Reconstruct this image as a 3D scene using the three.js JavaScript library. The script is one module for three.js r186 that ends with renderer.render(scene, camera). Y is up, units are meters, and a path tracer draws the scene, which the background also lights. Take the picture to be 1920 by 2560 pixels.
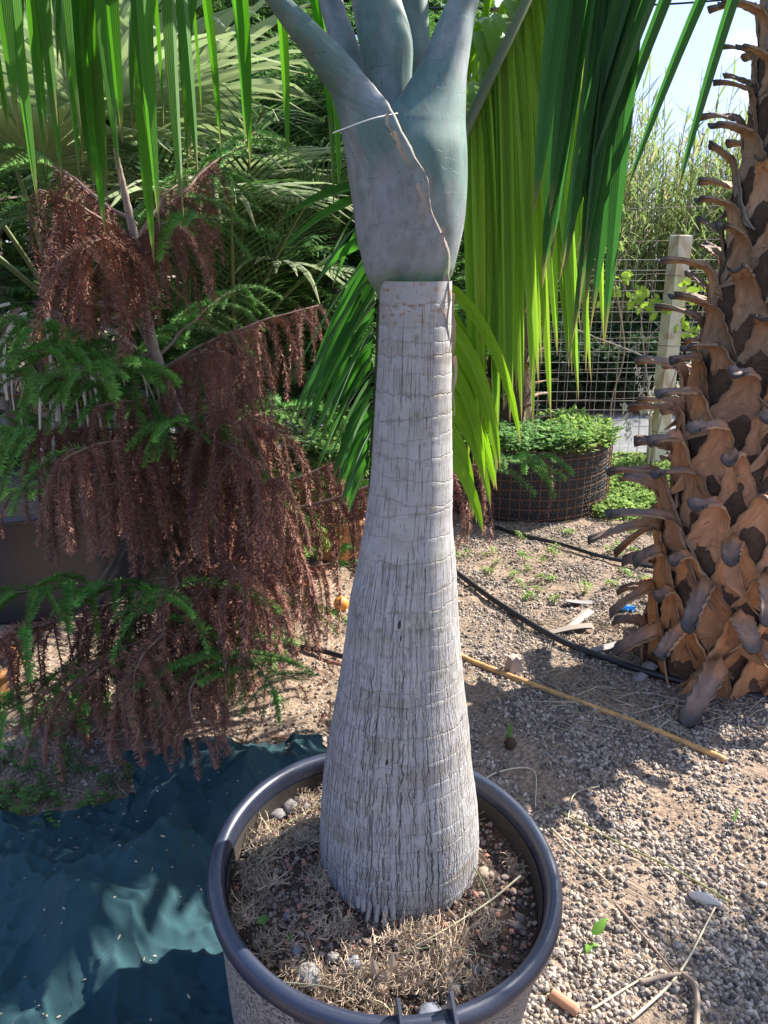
import * as THREE from 'three';
import { mergeVertices } from 'three/addons/utils/BufferGeometryUtils.js';
import { createNoise2D, createNoise3D } from 'simplex-noise';

// ------------------------------------------------------------ camera, sky, sun, exposure
const scene = new THREE.Scene();
const camera = new THREE.PerspectiveCamera(67.11, 0.75, 0.05, 300);
camera.position.set(0, 1.55, 0);
camera.rotation.x = THREE.MathUtils.degToRad(-18);
camera.updateMatrixWorld();

function rng(seed) { let a = seed >>> 0; return () => { a = (a + 0x6D2B79F5) | 0; let t = Math.imul(a ^ (a >>> 15), 1 | a); t = (t + Math.imul(t ^ (t >>> 7), 61 | t)) ^ t; return ((t ^ (t >>> 14)) >>> 0) / 4294967296; }; }
const R = rng(7);
const rr = (a, b) => a + (b - a) * R();
const n2 = createNoise2D(rng(11)), n3 = createNoise3D(rng(12));
const fbm2 = (x, y, o = 4) => { let s = 0, a = .5, f = 1; for (let i = 0; i < o; i++) { s += a * n2(x * f, y * f); a *= .5; f *= 2.03; } return s; };
const fbm3 = (x, y, z, o = 4) => { let s = 0, a = .5, f = 1; for (let i = 0; i < o; i++) { s += a * n3(x * f, y * f, z * f); a *= .5; f *= 2.03; } return s; };
const clamp = (x, a = 0, b = 1) => Math.min(b, Math.max(a, x));
const sstep = (a, b, x) => { const t = clamp((x - a) / (b - a)); return t * t * (3 - 2 * t); };
const lerp = (a, b, t) => a + (b - a) * t;
const V = (x, y, z) => new THREE.Vector3(x, y, z);

const EL = THREE.MathUtils.degToRad(42);
const SUN = V(Math.cos(EL) * .86, Math.sin(EL), Math.cos(EL) * -.51).normalize();
{
  const w = 1024, h = 512, d = new Float32Array(w * h * 4);
  for (let j = 0; j < h; j++) for (let i = 0; i < w; i++) {
    const el = (j + .5) / h * Math.PI - Math.PI / 2, az = ((i + .5) / w - .5) * 2 * Math.PI;
    const x = Math.cos(el) * Math.cos(az), y = Math.sin(el), z = Math.cos(el) * Math.sin(az);
    const e = Math.max(0, y), k = Math.pow(1 - e, 3);
    let r = lerp(.22, .74, k), g = lerp(.50, 1.02, k), b = lerp(1.32, 1.55, k);
    const s = clamp(x * SUN.x + y * SUN.y + z * SUN.z, -1, 1), ang = Math.acos(s);
    const halo = 1.5 * Math.exp(-ang * 1.5) + 1.2 * Math.exp(-ang * 7);
    r += halo; g += halo; b += halo;
    const q = 1 / (y + .22), cn = fbm3(x * q * 1.1 + 3.1, y * 2, z * q * 1.1 + 1.7, 6);
    let c = sstep(.02, .30, cn + .36 * Math.exp(-e * 7) - .06) * .92;
    const tone = 1.0 + 2.2 * Math.exp(-ang * 1.3) + .35 * fbm3(x * 5, y * 9, z * 5, 3) ;
    r = lerp(r, tone, c); g = lerp(g, tone * 1.0, c); b = lerp(b, tone * 1.03, c);
    if (y < 0) { const m = sstep(0, -.1, y); r = lerp(r, .30, m); g = lerp(g, .27, m); b = lerp(b, .22, m); }
    const o = (j * w + i) * 4; d[o] = r; d[o + 1] = g; d[o + 2] = b; d[o + 3] = 1;
  }
  const t = new THREE.DataTexture(d, w, h, THREE.RGBAFormat, THREE.FloatType);
  t.mapping = THREE.EquirectangularReflectionMapping; t.magFilter = THREE.LinearFilter; t.minFilter = THREE.LinearFilter; t.needsUpdate = true;
  scene.background = t; scene.environment = t;
  scene.backgroundIntensity = .28; scene.environmentIntensity = .28;
}
const sun = new THREE.DirectionalLight(new THREE.Color().setRGB(1, .945, .85), 5);
sun.position.copy(SUN).multiplyScalar(20).add(V(0, 0, -3)); sun.target.position.set(0, 0, -3);
sun.castShadow = true; sun.shadow.mapSize.set(4096, 4096);
Object.assign(sun.shadow.camera, { left: -9, right: 9, top: 9, bottom: -9, near: .5, far: 60 });
scene.add(sun, sun.target);

const renderer = new THREE.WebGLRenderer({ antialias: true });
renderer.toneMapping = THREE.LinearToneMapping;
renderer.toneMappingExposure = 3.3;
renderer.shadowMap.enabled = true;
renderer.setSize(768, 1024);

// ------------------------------------------------------------ helpers
const OFF = new WeakMap();
const taken = new Map();
function numbered(n) { const k = taken.get(n) || 0; taken.set(n, k + 1); return k ? `${n}_${String(k).padStart(3, '0')}` : n; }
function info(o, label, category, group, kind) { if (label) o.userData.label = label; if (category) o.userData.category = category; if (group) o.userData.group = group; if (kind) o.userData.kind = kind; return o; }
function thing(name, label, category, p = [0, 0, 0], group) {
  const g = new THREE.Group(); g.name = numbered(name); g.position.set(...p); scene.add(g); OFF.set(g, V(...p)); return info(g, label, category, group);
}
function shade(m) { m.castShadow = true; m.receiveShadow = true; return m; }
// geometry given in world metres becomes a part of parent
function part(parent, name, geo, mat, label) {
  const o = OFF.get(parent); if (o && o.lengthSq() > 0) geo.translate(-o.x, -o.y, -o.z);
  const m = shade(new THREE.Mesh(geo, mat)); m.name = name; parent.add(m); OFF.set(m, o ? o.clone() : V(0, 0, 0)); if (label) m.userData.label = label; return m;
}
function sub(parent, name) { const g = new THREE.Group(); g.name = name; parent.add(g); OFF.set(g, (OFF.get(parent) || V(0, 0, 0)).clone()); return g; }
// a shared geometry placed at a world position as a part of parent
function placed(parent, name, geo, mat, p, q, s) {
  const m = shade(new THREE.Mesh(geo, mat)); m.name = name; m.position.copy(p); const o = OFF.get(parent); if (o) m.position.sub(o);
  if (q) m.quaternion.copy(q); if (s !== undefined) { if (typeof s === 'number') m.scale.setScalar(s); else m.scale.copy(s); } parent.add(m); return m;
}
function single(name, geo, mat, label, category, group, kind) { const m = shade(new THREE.Mesh(geo, mat)); m.name = numbered(name); scene.add(m); return info(m, label, category, group, kind); }
function many(name, geo, mat, list, label, category, parent) { // list of [Matrix4, Color?]
  const m = new THREE.InstancedMesh(geo, mat, list.length); shade(m);
  list.forEach(([x, c], i) => { m.setMatrixAt(i, x); if (c) m.setColorAt(i, c); });
  m.name = parent ? name : numbered(name); (parent || scene).add(m); return info(m, label, category, null, 'stuff');
}
const Q = new THREE.Quaternion();
function mat4(p, q, s) { return new THREE.Matrix4().compose(p, q || new THREE.Quaternion(), typeof s === 'number' ? V(s, s, s) : s || V(1, 1, 1)); }
function euler(x, y, z, o = 'YXZ') { return new THREE.Quaternion().setFromEuler(new THREE.Euler(x, y, z, o)); }
function basis(x, y, z) { return new THREE.Quaternion().setFromRotationMatrix(new THREE.Matrix4().makeBasis(x, y, z)); }
const col = (r, g, b) => new THREE.Color().setRGB(r, g, b);

class GB {
  constructor() { this.p = []; this.u = []; this.c = []; this.i = []; }
  v(p, u = 0, w = 0, c) { this.p.push(p.x, p.y, p.z); this.u.push(u, w); if (c) this.c.push(c[0], c[1], c[2]); else this.c.push(1, 1, 1); return this.p.length / 3 - 1; }
  t(a, b, c) { this.i.push(a, b, c); }
  q(a, b, c, d) { this.i.push(a, b, c, a, c, d); }
  geo() {
    const g = new THREE.BufferGeometry();
    g.setAttribute('position', new THREE.Float32BufferAttribute(this.p, 3)); g.setAttribute('uv', new THREE.Float32BufferAttribute(this.u, 2)); g.setAttribute('color', new THREE.Float32BufferAttribute(this.c, 3));
    g.setIndex(this.i); g.computeVertexNormals(); return g;
  }
  flat() { const g = this.geo().toNonIndexed(); g.computeVertexNormals(); return g; }
  // pts: Vector3[], rad: number or fn(s), seg sides
  tube(pts, rad, seg = 6, c, cap = true, squash = 1) {
    const n = pts.length, rf = typeof rad === 'number' ? () => rad : rad; let nx = null, len = 0, prev = -1;
    for (let k = 0; k < n; k++) {
      const t = pts[Math.min(n - 1, k + 1)].clone().sub(pts[Math.max(0, k - 1)]).normalize();
      if (!nx) nx = Math.abs(t.y) > .9 ? V(1, 0, 0) : V(0, 1, 0);
      nx = nx.clone().addScaledVector(t, -nx.dot(t)).normalize(); const ny = t.clone().cross(nx);
      if (k) len += pts[k].distanceTo(pts[k - 1]);
      const s = k / (n - 1), r = rf(s), cc = typeof c === 'function' ? c(s) : c, start = this.p.length / 3;
      for (let j = 0; j <= seg; j++) { const a = j / seg * Math.PI * 2; this.v(pts[k].clone().addScaledVector(nx, Math.cos(a) * r).addScaledVector(ny, Math.sin(a) * r * squash), j / seg * 2 * Math.PI * r, len, cc); }
      if (k) for (let j = 0; j < seg; j++) this.q(prev + j, prev + j + 1, start + j + 1, start + j);
      prev = start;
      if (cap && (k === 0 || k === n - 1)) { const m = this.v(pts[k], 0, len, cc); for (let j = 0; j < seg; j++) k ? this.t(m, start + j, start + j + 1) : this.t(m, start + j + 1, start + j); }
    }
    return this;
  }
  // a folded leaf blade along pts; wid(s) half width, ref width direction
  blade(pts, wid, ref, fold = .3, twist = 0, c) {
    const n = pts.length; let prev = -1, len = 0;
    for (let k = 0; k < n; k++) {
      const s = k / (n - 1), t = pts[Math.min(n - 1, k + 1)].clone().sub(pts[Math.max(0, k - 1)]).normalize();
      let w = ref.clone().addScaledVector(t, -ref.dot(t)); if (w.lengthSq() < 1e-6) w = V(t.y, t.z, t.x); w.normalize(); w.applyAxisAngle(t, typeof twist === 'function' ? twist(s) : twist);
      const m = t.clone().cross(w), h = wid(s), cf = Math.cos(fold) * h, sf = Math.sin(fold) * h; if (k) len += pts[k].distanceTo(pts[k - 1]);
      const cc = typeof c === 'function' ? c(s) : c, a = this.p.length / 3;
      this.v(pts[k].clone().addScaledVector(w, -cf).addScaledVector(m, sf), 0, len, cc); this.v(pts[k], .5, len, cc); this.v(pts[k], .5, len, cc); this.v(pts[k].clone().addScaledVector(w, cf).addScaledVector(m, sf), 1, len, cc);
      if (k) { this.q(prev, prev + 1, a + 1, a); this.q(prev + 2, prev + 3, a + 3, a + 2); }
      prev = a;
    }
    return this;
  }
  add(geo, m, c) { // append another GB, transformed
    const b = this.p.length / 3, x = V(0, 0, 0);
    for (let k = 0; k < geo.p.length; k += 3) { x.set(geo.p[k], geo.p[k + 1], geo.p[k + 2]).applyMatrix4(m); this.p.push(x.x, x.y, x.z); const f = c || [1, 1, 1]; this.c.push(geo.c[k] * f[0], geo.c[k + 1] * f[1], geo.c[k + 2] * f[2]); }
    this.u.push(...geo.u); for (const k of geo.i) this.i.push(k + b); return this;
  }
}
function outward(g) { // turn the faces so that normals point away from the middle
  g.computeBoundingBox(); const c = g.boundingBox.getCenter(V(0, 0, 0)), p = g.attributes.position, n = g.attributes.normal; let s = 0;
  for (let i = 0; i < p.count; i++) s += n.getX(i) * (p.getX(i) - c.x) + n.getZ(i) * (p.getZ(i) - c.z);
  if (s < 0) { const x = g.index.array; for (let i = 0; i < x.length; i += 3) { const t = x[i]; x[i] = x[i + 1]; x[i + 1] = t; } g.computeVertexNormals(); } return g;
}
const curve = (pts, n) => new THREE.CatmullRomCurve3(pts.map((p) => p.isVector3 ? p : V(...p)), false, 'centripetal').getPoints(n);
const tubeGeo = (pts, r, seg, c, n) => new GB().tube(curve(pts, n || pts.length * 5), r, seg, c).geo();
// a drooping run of points: starts in direction d, turns to the ground
function droop(p0, d, L, k, pow = 1, n = 8) {
  const out = [p0.clone()], p = p0.clone(), dn = V(0, -1, 0);
  for (let i = 1; i <= n; i++) { const s = i / n, dir = d.clone().lerp(dn, clamp(k * Math.pow(s, pow))).normalize(); p.addScaledVector(dir, L / n); out.push(p.clone()); }
  return out;
}
function table(rows, y) { // rows sorted by first entry, linear in between
  if (y <= rows[0][0]) return rows[0].slice(1); const l = rows.length; if (y >= rows[l - 1][0]) return rows[l - 1].slice(1);
  let k = 0; while (rows[k + 1][0] < y) k++; let t = (y - rows[k][0]) / (rows[k + 1][0] - rows[k][0]);
  return rows[k].slice(1).map((a, i) => { const b = rows[k + 1][i + 1], p0 = k > 0 ? rows[k - 1][i + 1] : a, p3 = k + 2 < l ? rows[k + 2][i + 1] : b, m0 = (b - p0) / 2, m1 = (p3 - a) / 2; return (2 * t ** 3 - 3 * t * t + 1) * a + (t ** 3 - 2 * t * t + t) * m0 + (-2 * t ** 3 + 3 * t * t) * b + (t ** 3 - t * t) * m1; });
}
const D = {
 hose1: [[0.206,0.012,-4.141],[0.375,0.012,-3.723],[0.547,0.012,-3.329],[0.751,0.012,-2.965],[0.885,0.012,-2.825],[1.076,0.012,-2.665],[1.271,0.012,-2.57],[1.505,0.012,-2.465]],
 hose2: [[0.558,0.012,-4.651],[0.722,0.012,-4.383],[1.006,0.012,-4.141],[1.185,0.012,-3.953],[1.401,0.012,-3.806],[1.644,0.012,-3.67]],
 hose3: [[-0.69,0.012,-3.002],[-0.474,0.012,-2.936],[-0.3,0.012,-2.887],[-0.147,0.012,-2.808],[0.0,0.012,-2.727]],
 pipe: [[0.267,0.014,-2.883],[0.327,0.014,-2.821],[0.66,0.014,-2.544],[0.901,0.014,-2.358],[1.121,0.014,-2.161]],
 spots: {"rock":[0.422,0.0,-2.218],"chunk":[0.518,0.0,-2.732],"white":[0.822,0.0,-1.58],"shard":[0.395,0.0,-1.277],"plant":[0.499,0.0,-1.445],"blue":[1.121,0.0,-3.289]},
 sticks: [[[0.649,0.01,-1.187],[0.691,0.01,-1.308],[0.676,0.01,-1.354]],[[0.575,0.01,-1.323],[0.634,0.01,-1.338],[0.692,0.01,-1.349]],[[0.451,0.01,-1.26],[0.535,0.01,-1.308],[0.623,0.01,-1.359]],[[0.531,0.01,-1.236],[0.661,0.01,-1.338],[0.839,0.01,-1.551]],[[0.588,0.01,-1.557],[0.622,0.01,-1.471],[0.67,0.01,-1.338]],[[0.483,0.01,-1.835],[0.537,0.01,-1.724],[0.597,0.01,-1.624]],[[0.266,0.01,-1.957],[0.342,0.01,-2.073],[0.475,0.01,-2.103],[0.457,0.01,-1.939]],[[1.223,0.01,-3.379],[1.382,0.01,-3.289],[1.586,0.01,-3.425]],[[0.509,0.01,-2.536],[0.536,0.01,-2.364],[0.545,0.01,-2.199]],[[0.537,0.01,-1.869],[0.59,0.01,-1.994],[0.672,0.01,-2.023]]],
 vine: [[0.484,0.012,-1.955],[0.569,0.012,-1.858],[0.688,0.012,-1.753],[0.791,0.012,-1.671],[0.886,0.012,-1.568]],
 atrunk: [[-0.673,0,-2.6],[-0.659,0.365,-2.6],[-0.665,0.675,-2.6],[-0.671,0.942,-2.58],[-0.709,1.125,-2.55],[-0.74,1.272,-2.52],[-0.751,1.422,-2.5],[-0.756,1.565,-2.5],[-0.767,1.701,-2.48],[-0.774,1.799,-2.46],[-0.775,1.86,-2.44]],
 abr: [[-0.753,1.6,-2.5,-0.91,1.748,-2.2,0,0.33],[-0.752,1.611,-2.5,-0.512,1.677,-2.25,0,0.26],[-0.752,1.611,-2.5,-0.671,1.799,-2.7,0,0.2],[-0.753,1.6,-2.5,-0.762,1.6,-2.05,0,0.3],[-0.758,1.611,-2.5,-0.571,1.866,-3.0,1,0.2],[-0.758,1.611,-2.5,-0.466,1.997,-3.1,2,0.22],[-0.765,1.657,-2.5,-1.26,1.919,-2.9,2,0.25],[-0.735,1.247,-2.52,-1.111,1.399,-2.3,1,0.22],[-0.731,1.221,-2.52,-0.966,1.307,-2.2,1,0.22],[-0.735,1.247,-2.52,-0.534,1.458,-2.9,1,0.22],[-0.733,1.208,-2.52,-0.419,1.367,-2.6,0,0.2],[-0.73,1.194,-2.53,-0.232,1.43,-2.9,0,0.25],[-0.733,1.208,-2.52,-0.821,1.265,-2.1,1,0.2],[-0.682,0.988,-2.56,-1.135,1.085,-2.2,0,0.42],[-0.684,0.974,-2.56,-0.838,1.09,-1.95,0,0.3],[-0.676,0.988,-2.56,-0.37,1.225,-2.4,0,0.22],[-0.677,0.974,-2.56,-0.379,1.044,-2.1,0,0.36],[-0.68,1.016,-2.56,-0.604,1.113,-2.15,1,0.2],[-0.677,0.974,-2.56,-1.006,0.96,-2.9,0,0.24],[-0.671,0.961,-2.56,-0.302,1.037,-2.9,2,0.35],[-0.658,0.615,-2.6,-0.146,0.887,-2.75,0,0.3],[-0.654,0.569,-2.6,0.54,0.961,-2.62,0,0.27],[-0.661,0.381,-2.6,-1.152,0.519,-2.05,0,0.4],[-0.66,0.397,-2.6,-1.166,0.574,-2.2,1,0.22],[-0.662,0.365,-2.6,-0.658,0.57,-1.8,0,0.34],[-0.655,0.365,-2.6,-0.105,0.507,-2.7,0,0.3],[-0.658,0.317,-2.6,-0.302,0.409,-1.9,1,0.2],[-0.665,0.317,-2.6,-1.1,0.312,-1.9,1,0.2],[-0.658,0.317,-2.6,-0.508,0.458,-1.75,0,0.2],[-0.654,0.476,-2.6,-0.313,0.192,-2.9,0,0.32],[-0.655,0.46,-2.6,-0.4,0.76,-2.0,0,0.34],[-0.648,0.75,-2.6,-0.8,0.974,-2.1,0,0.24],[-0.648,0.75,-2.6,-0.306,0.959,-2.2,0,0.3],[-0.664,0.857,-2.58,-1.238,0.837,-2.5,0,0.22],[-0.66,0.492,-2.6,-0.367,0.619,-2.1,0,0.34],[-0.656,0.445,-2.6,-0.291,0.736,-2.3,0,0.34],[-0.662,0.365,-2.6,-0.917,0.479,-2.2,0,0.38],[-0.661,0.333,-2.6,-0.452,0.488,-1.95,0,0.28],[-0.664,0.3,-2.6,-0.855,0.482,-1.85,0,0.3],[-0.673,0.972,-2.57,-0.446,1.172,-2.2,0,0.3],[-0.692,1.085,-2.55,-0.824,1.172,-2.2,0,0.24],[-0.692,1.085,-2.55,-1.136,1.238,-2.3,1,0.24],[-0.73,1.194,-2.53,-0.448,1.33,-2.2,0,0.22],[-0.672,0.928,-2.58,-0.34,1.062,-2.4,0,0.34],[-0.756,1.565,-2.5,-0.948,1.651,-2.35,0,0.3],[-0.663,0.554,-2.6,-0.594,0.685,-1.95,0,0.3]],
 f3: [[0.202,1.865,-1.0,0.168,1.601,-0.928,0.031,-0.09840898551492516],[0.219,1.881,-1.0,0.197,1.6,-0.984,0.031,-0.22331735655854978],[0.219,1.865,-1.0,0.201,1.516,-1.019,0.031,0.30665234670232344],[0.236,1.867,-1.0,0.207,1.548,-1.008,0.031,0.3546483579913472],[0.246,1.865,-1.0,0.219,1.536,-0.981,0.031,-0.32220982575921553],[0.25,1.865,-1.0,0.241,1.496,-0.986,0.031,-0.19975426042667532],[0.263,1.876,-1.0,0.247,1.491,-0.981,0.031,-0.086053956868268],[0.268,1.873,-1.0,0.234,1.592,-1.018,0.031,-0.4567615309277515],[0.269,1.877,-1.0,0.24,1.542,-0.977,0.031,-0.15715673457784396],[0.35,1.869,-0.95,0.248,1.556,-1.05,0.03,1.45],[0.327,1.862,-0.93,0.225,1.575,-1.0,0.03,1.3],[0.392,1.869,-0.95,0.303,1.624,-1.05,0.028,1.5],[0.406,1.858,-0.95,0.369,1.624,-1.05,0.028,1.5],[0.306,1.858,-0.95,0.232,1.611,-1.0,0.03,1.2],[0.317,1.869,-0.95,0.253,1.707,-1.0,0.03,0.9],[0.285,1.858,-0.95,0.233,1.664,-1.0,0.03,0.6],[0.282,1.874,-1.0,0.239,1.45,-1.0,0.03,0.2],[0.278,1.874,-1.0,0.266,1.463,-1.02,0.028,-0.3],[0.282,1.874,-1.0,0.28,1.445,-1.0,0.028,0.3],[0.264,1.878,-1.0,0.229,1.527,-1.05,0.03,0.2]],
 f2: [[0.149,1.782,-1.5,0.179,1.16,-1.5,0.029824035545551568,0.0928654872537133],[0.155,1.795,-1.504,0.173,1.136,-1.543,0.03088602012924768,0.040970288508374475],[0.161,1.807,-1.508,0.19,1.205,-1.465,0.030059824962148884,0.1856135689283931],[0.167,1.819,-1.512,0.197,1.188,-1.501,0.029597857241469013,-0.028686873480876895],[0.174,1.831,-1.515,0.202,1.111,-1.573,0.0365926383850811,0.16441456953174804],[0.18,1.844,-1.519,0.225,1.242,-1.504,0.036694060812713106,0.1926676046576039],[0.186,1.856,-1.523,0.232,1.105,-1.548,0.035361350206284274,-0.14461282244018656],[0.192,1.868,-1.527,0.224,1.206,-1.493,0.03143471171251898,0.3232695356848334],[0.198,1.881,-1.531,0.233,1.281,-1.486,0.029526103394379596,0.19862197237494839],[0.205,1.893,-1.535,0.247,1.25,-1.496,0.036835737845786885,-0.053233236509778625],[0.211,1.905,-1.538,0.25,1.294,-1.495,0.029518032441733878,0.12377898230726392],[0.217,1.917,-1.542,0.267,1.299,-1.551,0.030241527862048867,0.34834556896166324],[0.223,1.93,-1.546,0.287,1.231,-1.589,0.0316838910793104,0.3413601692034527],[0.229,1.942,-1.55,0.297,1.293,-1.549,0.028331822663333665,-0.055145326923940585],[0.235,1.954,-1.554,0.316,1.197,-1.604,0.03248721747613989,-0.32784474994417895],[0.242,1.967,-1.558,0.306,1.318,-1.533,0.030083199886636526,0.25879666122184],[0.248,1.979,-1.562,0.329,1.345,-1.623,0.03308809780367988,0.34339949934777836],[0.254,1.991,-1.565,0.349,1.234,-1.594,0.03511771950465569,0.1713083999481222],[0.26,2.003,-1.569,0.342,1.372,-1.545,0.035864256047835524,0.279833298630247],[0.266,2.016,-1.573,0.38,1.341,-1.602,0.03519554193397073,0.09974574461971225],[0.272,2.028,-1.577,0.389,1.324,-1.605,0.03417363866575017,-0.1621906680094345],[0.279,2.04,-1.581,0.39,1.283,-1.54,0.03673979449660129,0.3232416722141407],[0.285,2.052,-1.585,0.408,1.414,-1.642,0.02914869508818822,0.3279744743452152],[0.291,2.065,-1.588,0.396,1.43,-1.559,0.03371670811013271,0.048444155086042606],[0.308,2.07,-1.592,0.42,1.317,-1.569,0.028029457240557352,0.2956533954271654],[0.334,2.071,-1.596,0.405,1.337,-1.56,0.035288851081787975,0.19807881166606567],[0.359,2.073,-1.6,0.462,1.385,-1.655,0.029815025034972378,0.12003725488330835]],
 f4: [[-0.011,1.586,-1.46,-0.172,1.26,-1.475,0.022,-0.034187857074426065],[-0.011,1.573,-1.46,-0.161,1.353,-1.327,0.022,0.11338420909270464],[-0.012,1.56,-1.46,-0.171,1.255,-1.442,0.022,-0.43348594270906227],[-0.012,1.547,-1.46,-0.157,1.26,-1.425,0.022,-0.5873384776985189],[-0.013,1.533,-1.46,-0.172,1.267,-1.337,0.022,0.05205441224965246],[-0.014,1.52,-1.46,-0.147,1.254,-1.382,0.022,-0.3195592872019559],[-0.014,1.507,-1.46,-0.145,1.243,-1.339,0.022,-0.46265865043620413],[-0.015,1.493,-1.46,-0.158,1.223,-1.422,0.022,-0.07925609872437],[-0.015,1.479,-1.46,-0.156,1.245,-1.333,0.022,0.4575899267856701],[-0.016,1.466,-1.46,-0.131,1.239,-1.487,0.022,-0.09304266466344169],[-0.017,1.452,-1.46,-0.16,1.238,-1.495,0.022,-0.38837887012906147],[-0.017,1.438,-1.46,-0.114,1.231,-1.388,0.022,0.05023563778782336],[-0.018,1.424,-1.46,-0.139,1.226,-1.321,0.022,-0.2258194316540404],[-0.018,1.41,-1.46,-0.132,1.198,-1.463,0.022,-0.018900654974792985],[-0.019,1.396,-1.46,-0.109,1.199,-1.49,0.022,-0.17185132000557501],[-0.02,1.382,-1.46,-0.132,1.155,-1.445,0.022,0.21208002316581653],[-0.02,1.368,-1.46,-0.125,1.175,-1.503,0.022,-0.03956490055513573],[-0.021,1.353,-1.46,-0.132,1.169,-1.494,0.022,0.3442192593880139],[-0.022,1.339,-1.46,-0.105,1.191,-1.348,0.022,0.3252505713440904],[-0.022,1.324,-1.46,-0.093,1.173,-1.347,0.022,-0.5009278660510111],[-0.023,1.31,-1.46,-0.083,1.156,-1.356,0.022,0.4822959596472137],[-0.024,1.295,-1.46,-0.089,1.15,-1.39,0.022,0.1449960340550962],[-0.024,1.28,-1.46,-0.084,1.116,-1.507,0.022,-0.38438924852328593],[-0.025,1.265,-1.46,-0.088,1.148,-1.38,0.022,-0.5721943562885881],[-0.025,1.25,-1.46,-0.074,1.081,-1.486,0.022,0.3613253595741336],[-0.026,1.235,-1.46,-0.081,1.116,-1.352,0.022,0.10100256789062079],[-0.027,1.22,-1.46,-0.079,1.074,-1.508,0.022,0.31230228178834973],[-0.027,1.205,-1.46,-0.08,1.101,-1.45,0.022,0.21047581928663994],[-0.028,1.189,-1.46,-0.073,1.063,-1.486,0.022,-0.23656192255519642],[-0.029,1.174,-1.46,-0.069,1.077,-1.44,0.022,0.4762495859548662],[-0.045,1.671,-1.45,-0.177,1.608,-1.35,0.026,0.3],[-0.049,1.652,-1.45,-0.176,1.565,-1.38,0.024,0.2],[-0.042,1.612,-1.45,-0.126,1.499,-1.4,0.022,-0.2],[-0.039,1.586,-1.45,-0.119,1.517,-1.5,0.02,0.3],[-0.035,1.612,-1.45,-0.097,1.502,-1.5,0.02,0.5],[-0.042,1.639,-1.46,-0.112,1.524,-1.5,0.02,0.6]]
};
// ------------------------------------------------------------ textures
function dataTex(w, h, f, srgb, repeat) {
  const d = new Uint8Array(w * h * 4);
  for (let j = 0; j < h; j++) for (let i = 0; i < w; i++) { const c = f(i / w, j / h, i, j), o = (j * w + i) * 4; d[o] = clamp(c[0]) * 255; d[o + 1] = clamp(c[1]) * 255; d[o + 2] = clamp(c[2]) * 255; d[o + 3] = 255; }
  const t = new THREE.DataTexture(d, w, h); t.wrapS = t.wrapT = THREE.RepeatWrapping; t.magFilter = THREE.LinearFilter; t.minFilter = THREE.LinearMipmapLinearFilter; t.generateMipmaps = true;
  if (srgb) t.colorSpace = THREE.SRGBColorSpace; if (repeat) t.repeat.set(...repeat); t.needsUpdate = true; return t;
}
// tileable fractal noise on the unit square
function tile(u, v, f, o = 4, z = 0) { let s = 0, a = .5; const A = u * Math.PI * 2, B = v * Math.PI * 2; for (let k = 0; k < o; k++) { const r = f / (2 * Math.PI); s += a * n3(Math.cos(A) * r + z + 7.7 * k, Math.sin(A) * r + Math.cos(B) * r * 1.0, Math.sin(B) * r + 3.3 * k); a *= .5; f *= 2; } return s; }
function canvasTex(w, h, draw, srgb) {
  const c = document.createElement('canvas'); c.width = w; c.height = h; draw(c.getContext('2d'), w, h);
  const t = new THREE.CanvasTexture(c); t.wrapS = t.wrapT = THREE.RepeatWrapping; if (srgb) t.colorSpace = THREE.SRGBColorSpace; return t;
}
const std = (o) => new THREE.MeshStandardMaterial({ side: THREE.DoubleSide, ...o });
const phy = (o) => new THREE.MeshPhysicalMaterial({ side: THREE.DoubleSide, ...o });
const leafStripe = dataTex(64, 64, (u, v, i, j) => { const e = .80 + .16 * Math.sin(u * Math.PI * 2 * 9) + .10 * tile(u, v, 8, 2); return [e, e, e]; }, false, [1, 6]);
const M = {};
M.leaf = phy({ vertexColors: true, map: leafStripe, bumpMap: leafStripe, bumpScale: .0006, transmission: .58, roughness: .92, thickness: 0, specularIntensity: .35, clearcoat: .10, clearcoatRoughness: .4 });
M.leafPlain = phy({ vertexColors: true, transmission: .45, roughness: .95, thickness: 0, specularIntensity: .35 });
M.needle = std({ vertexColors: true, roughness: .75 });
M.twig = std({ vertexColors: true, roughness: .9 });
M.wire = std({ color: col(.16, .12, .10), roughness: .7, metalness: .3 });
M.blackPlastic = phy({ color: col(.016, .02, .034), roughness: .38, clearcoat: .2, clearcoatRoughness: .3 });
M.hose = phy({ color: col(.012, .013, .017), roughness: .42 });
// ------------------------------------------------------------ the ground
const gh = (x, z) => { const d = Math.hypot(x, z); return (.022 * fbm2(x * 1.1, z * 1.1, 3) + .010 * fbm2(x * 5 + 9, z * 5, 3) + .004 * n2(x * 23, z * 23)) * (d < 8 ? 1 : 8 / d) - .01; };
const soilMap = dataTex(1024, 1024, (u, v) => {
  const a = tile(u, v, 6, 5), b = tile(u, v, 60, 3, 5), c = tile(u, v, 170, 2, 9);
  const k = .5 + .6 * a, g = .86 + .30 * b + .22 * c;
  return [lerp(.49, .62, k) * g, lerp(.415, .535, k) * g, lerp(.345, .46, k) * g];
}, true);
const soilBump = dataTex(1024, 1024, (u, v) => { const b = tile(u, v, 40, 3, 2), c = tile(u, v, 150, 2, 4); const k = .5 + .38 * b + .3 * Math.abs(c); return [k, k, k]; });
M.soil = std({ map: soilMap, bumpMap: soilBump, bumpScale: .012, roughness: .97, vertexColors: true });
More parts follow.
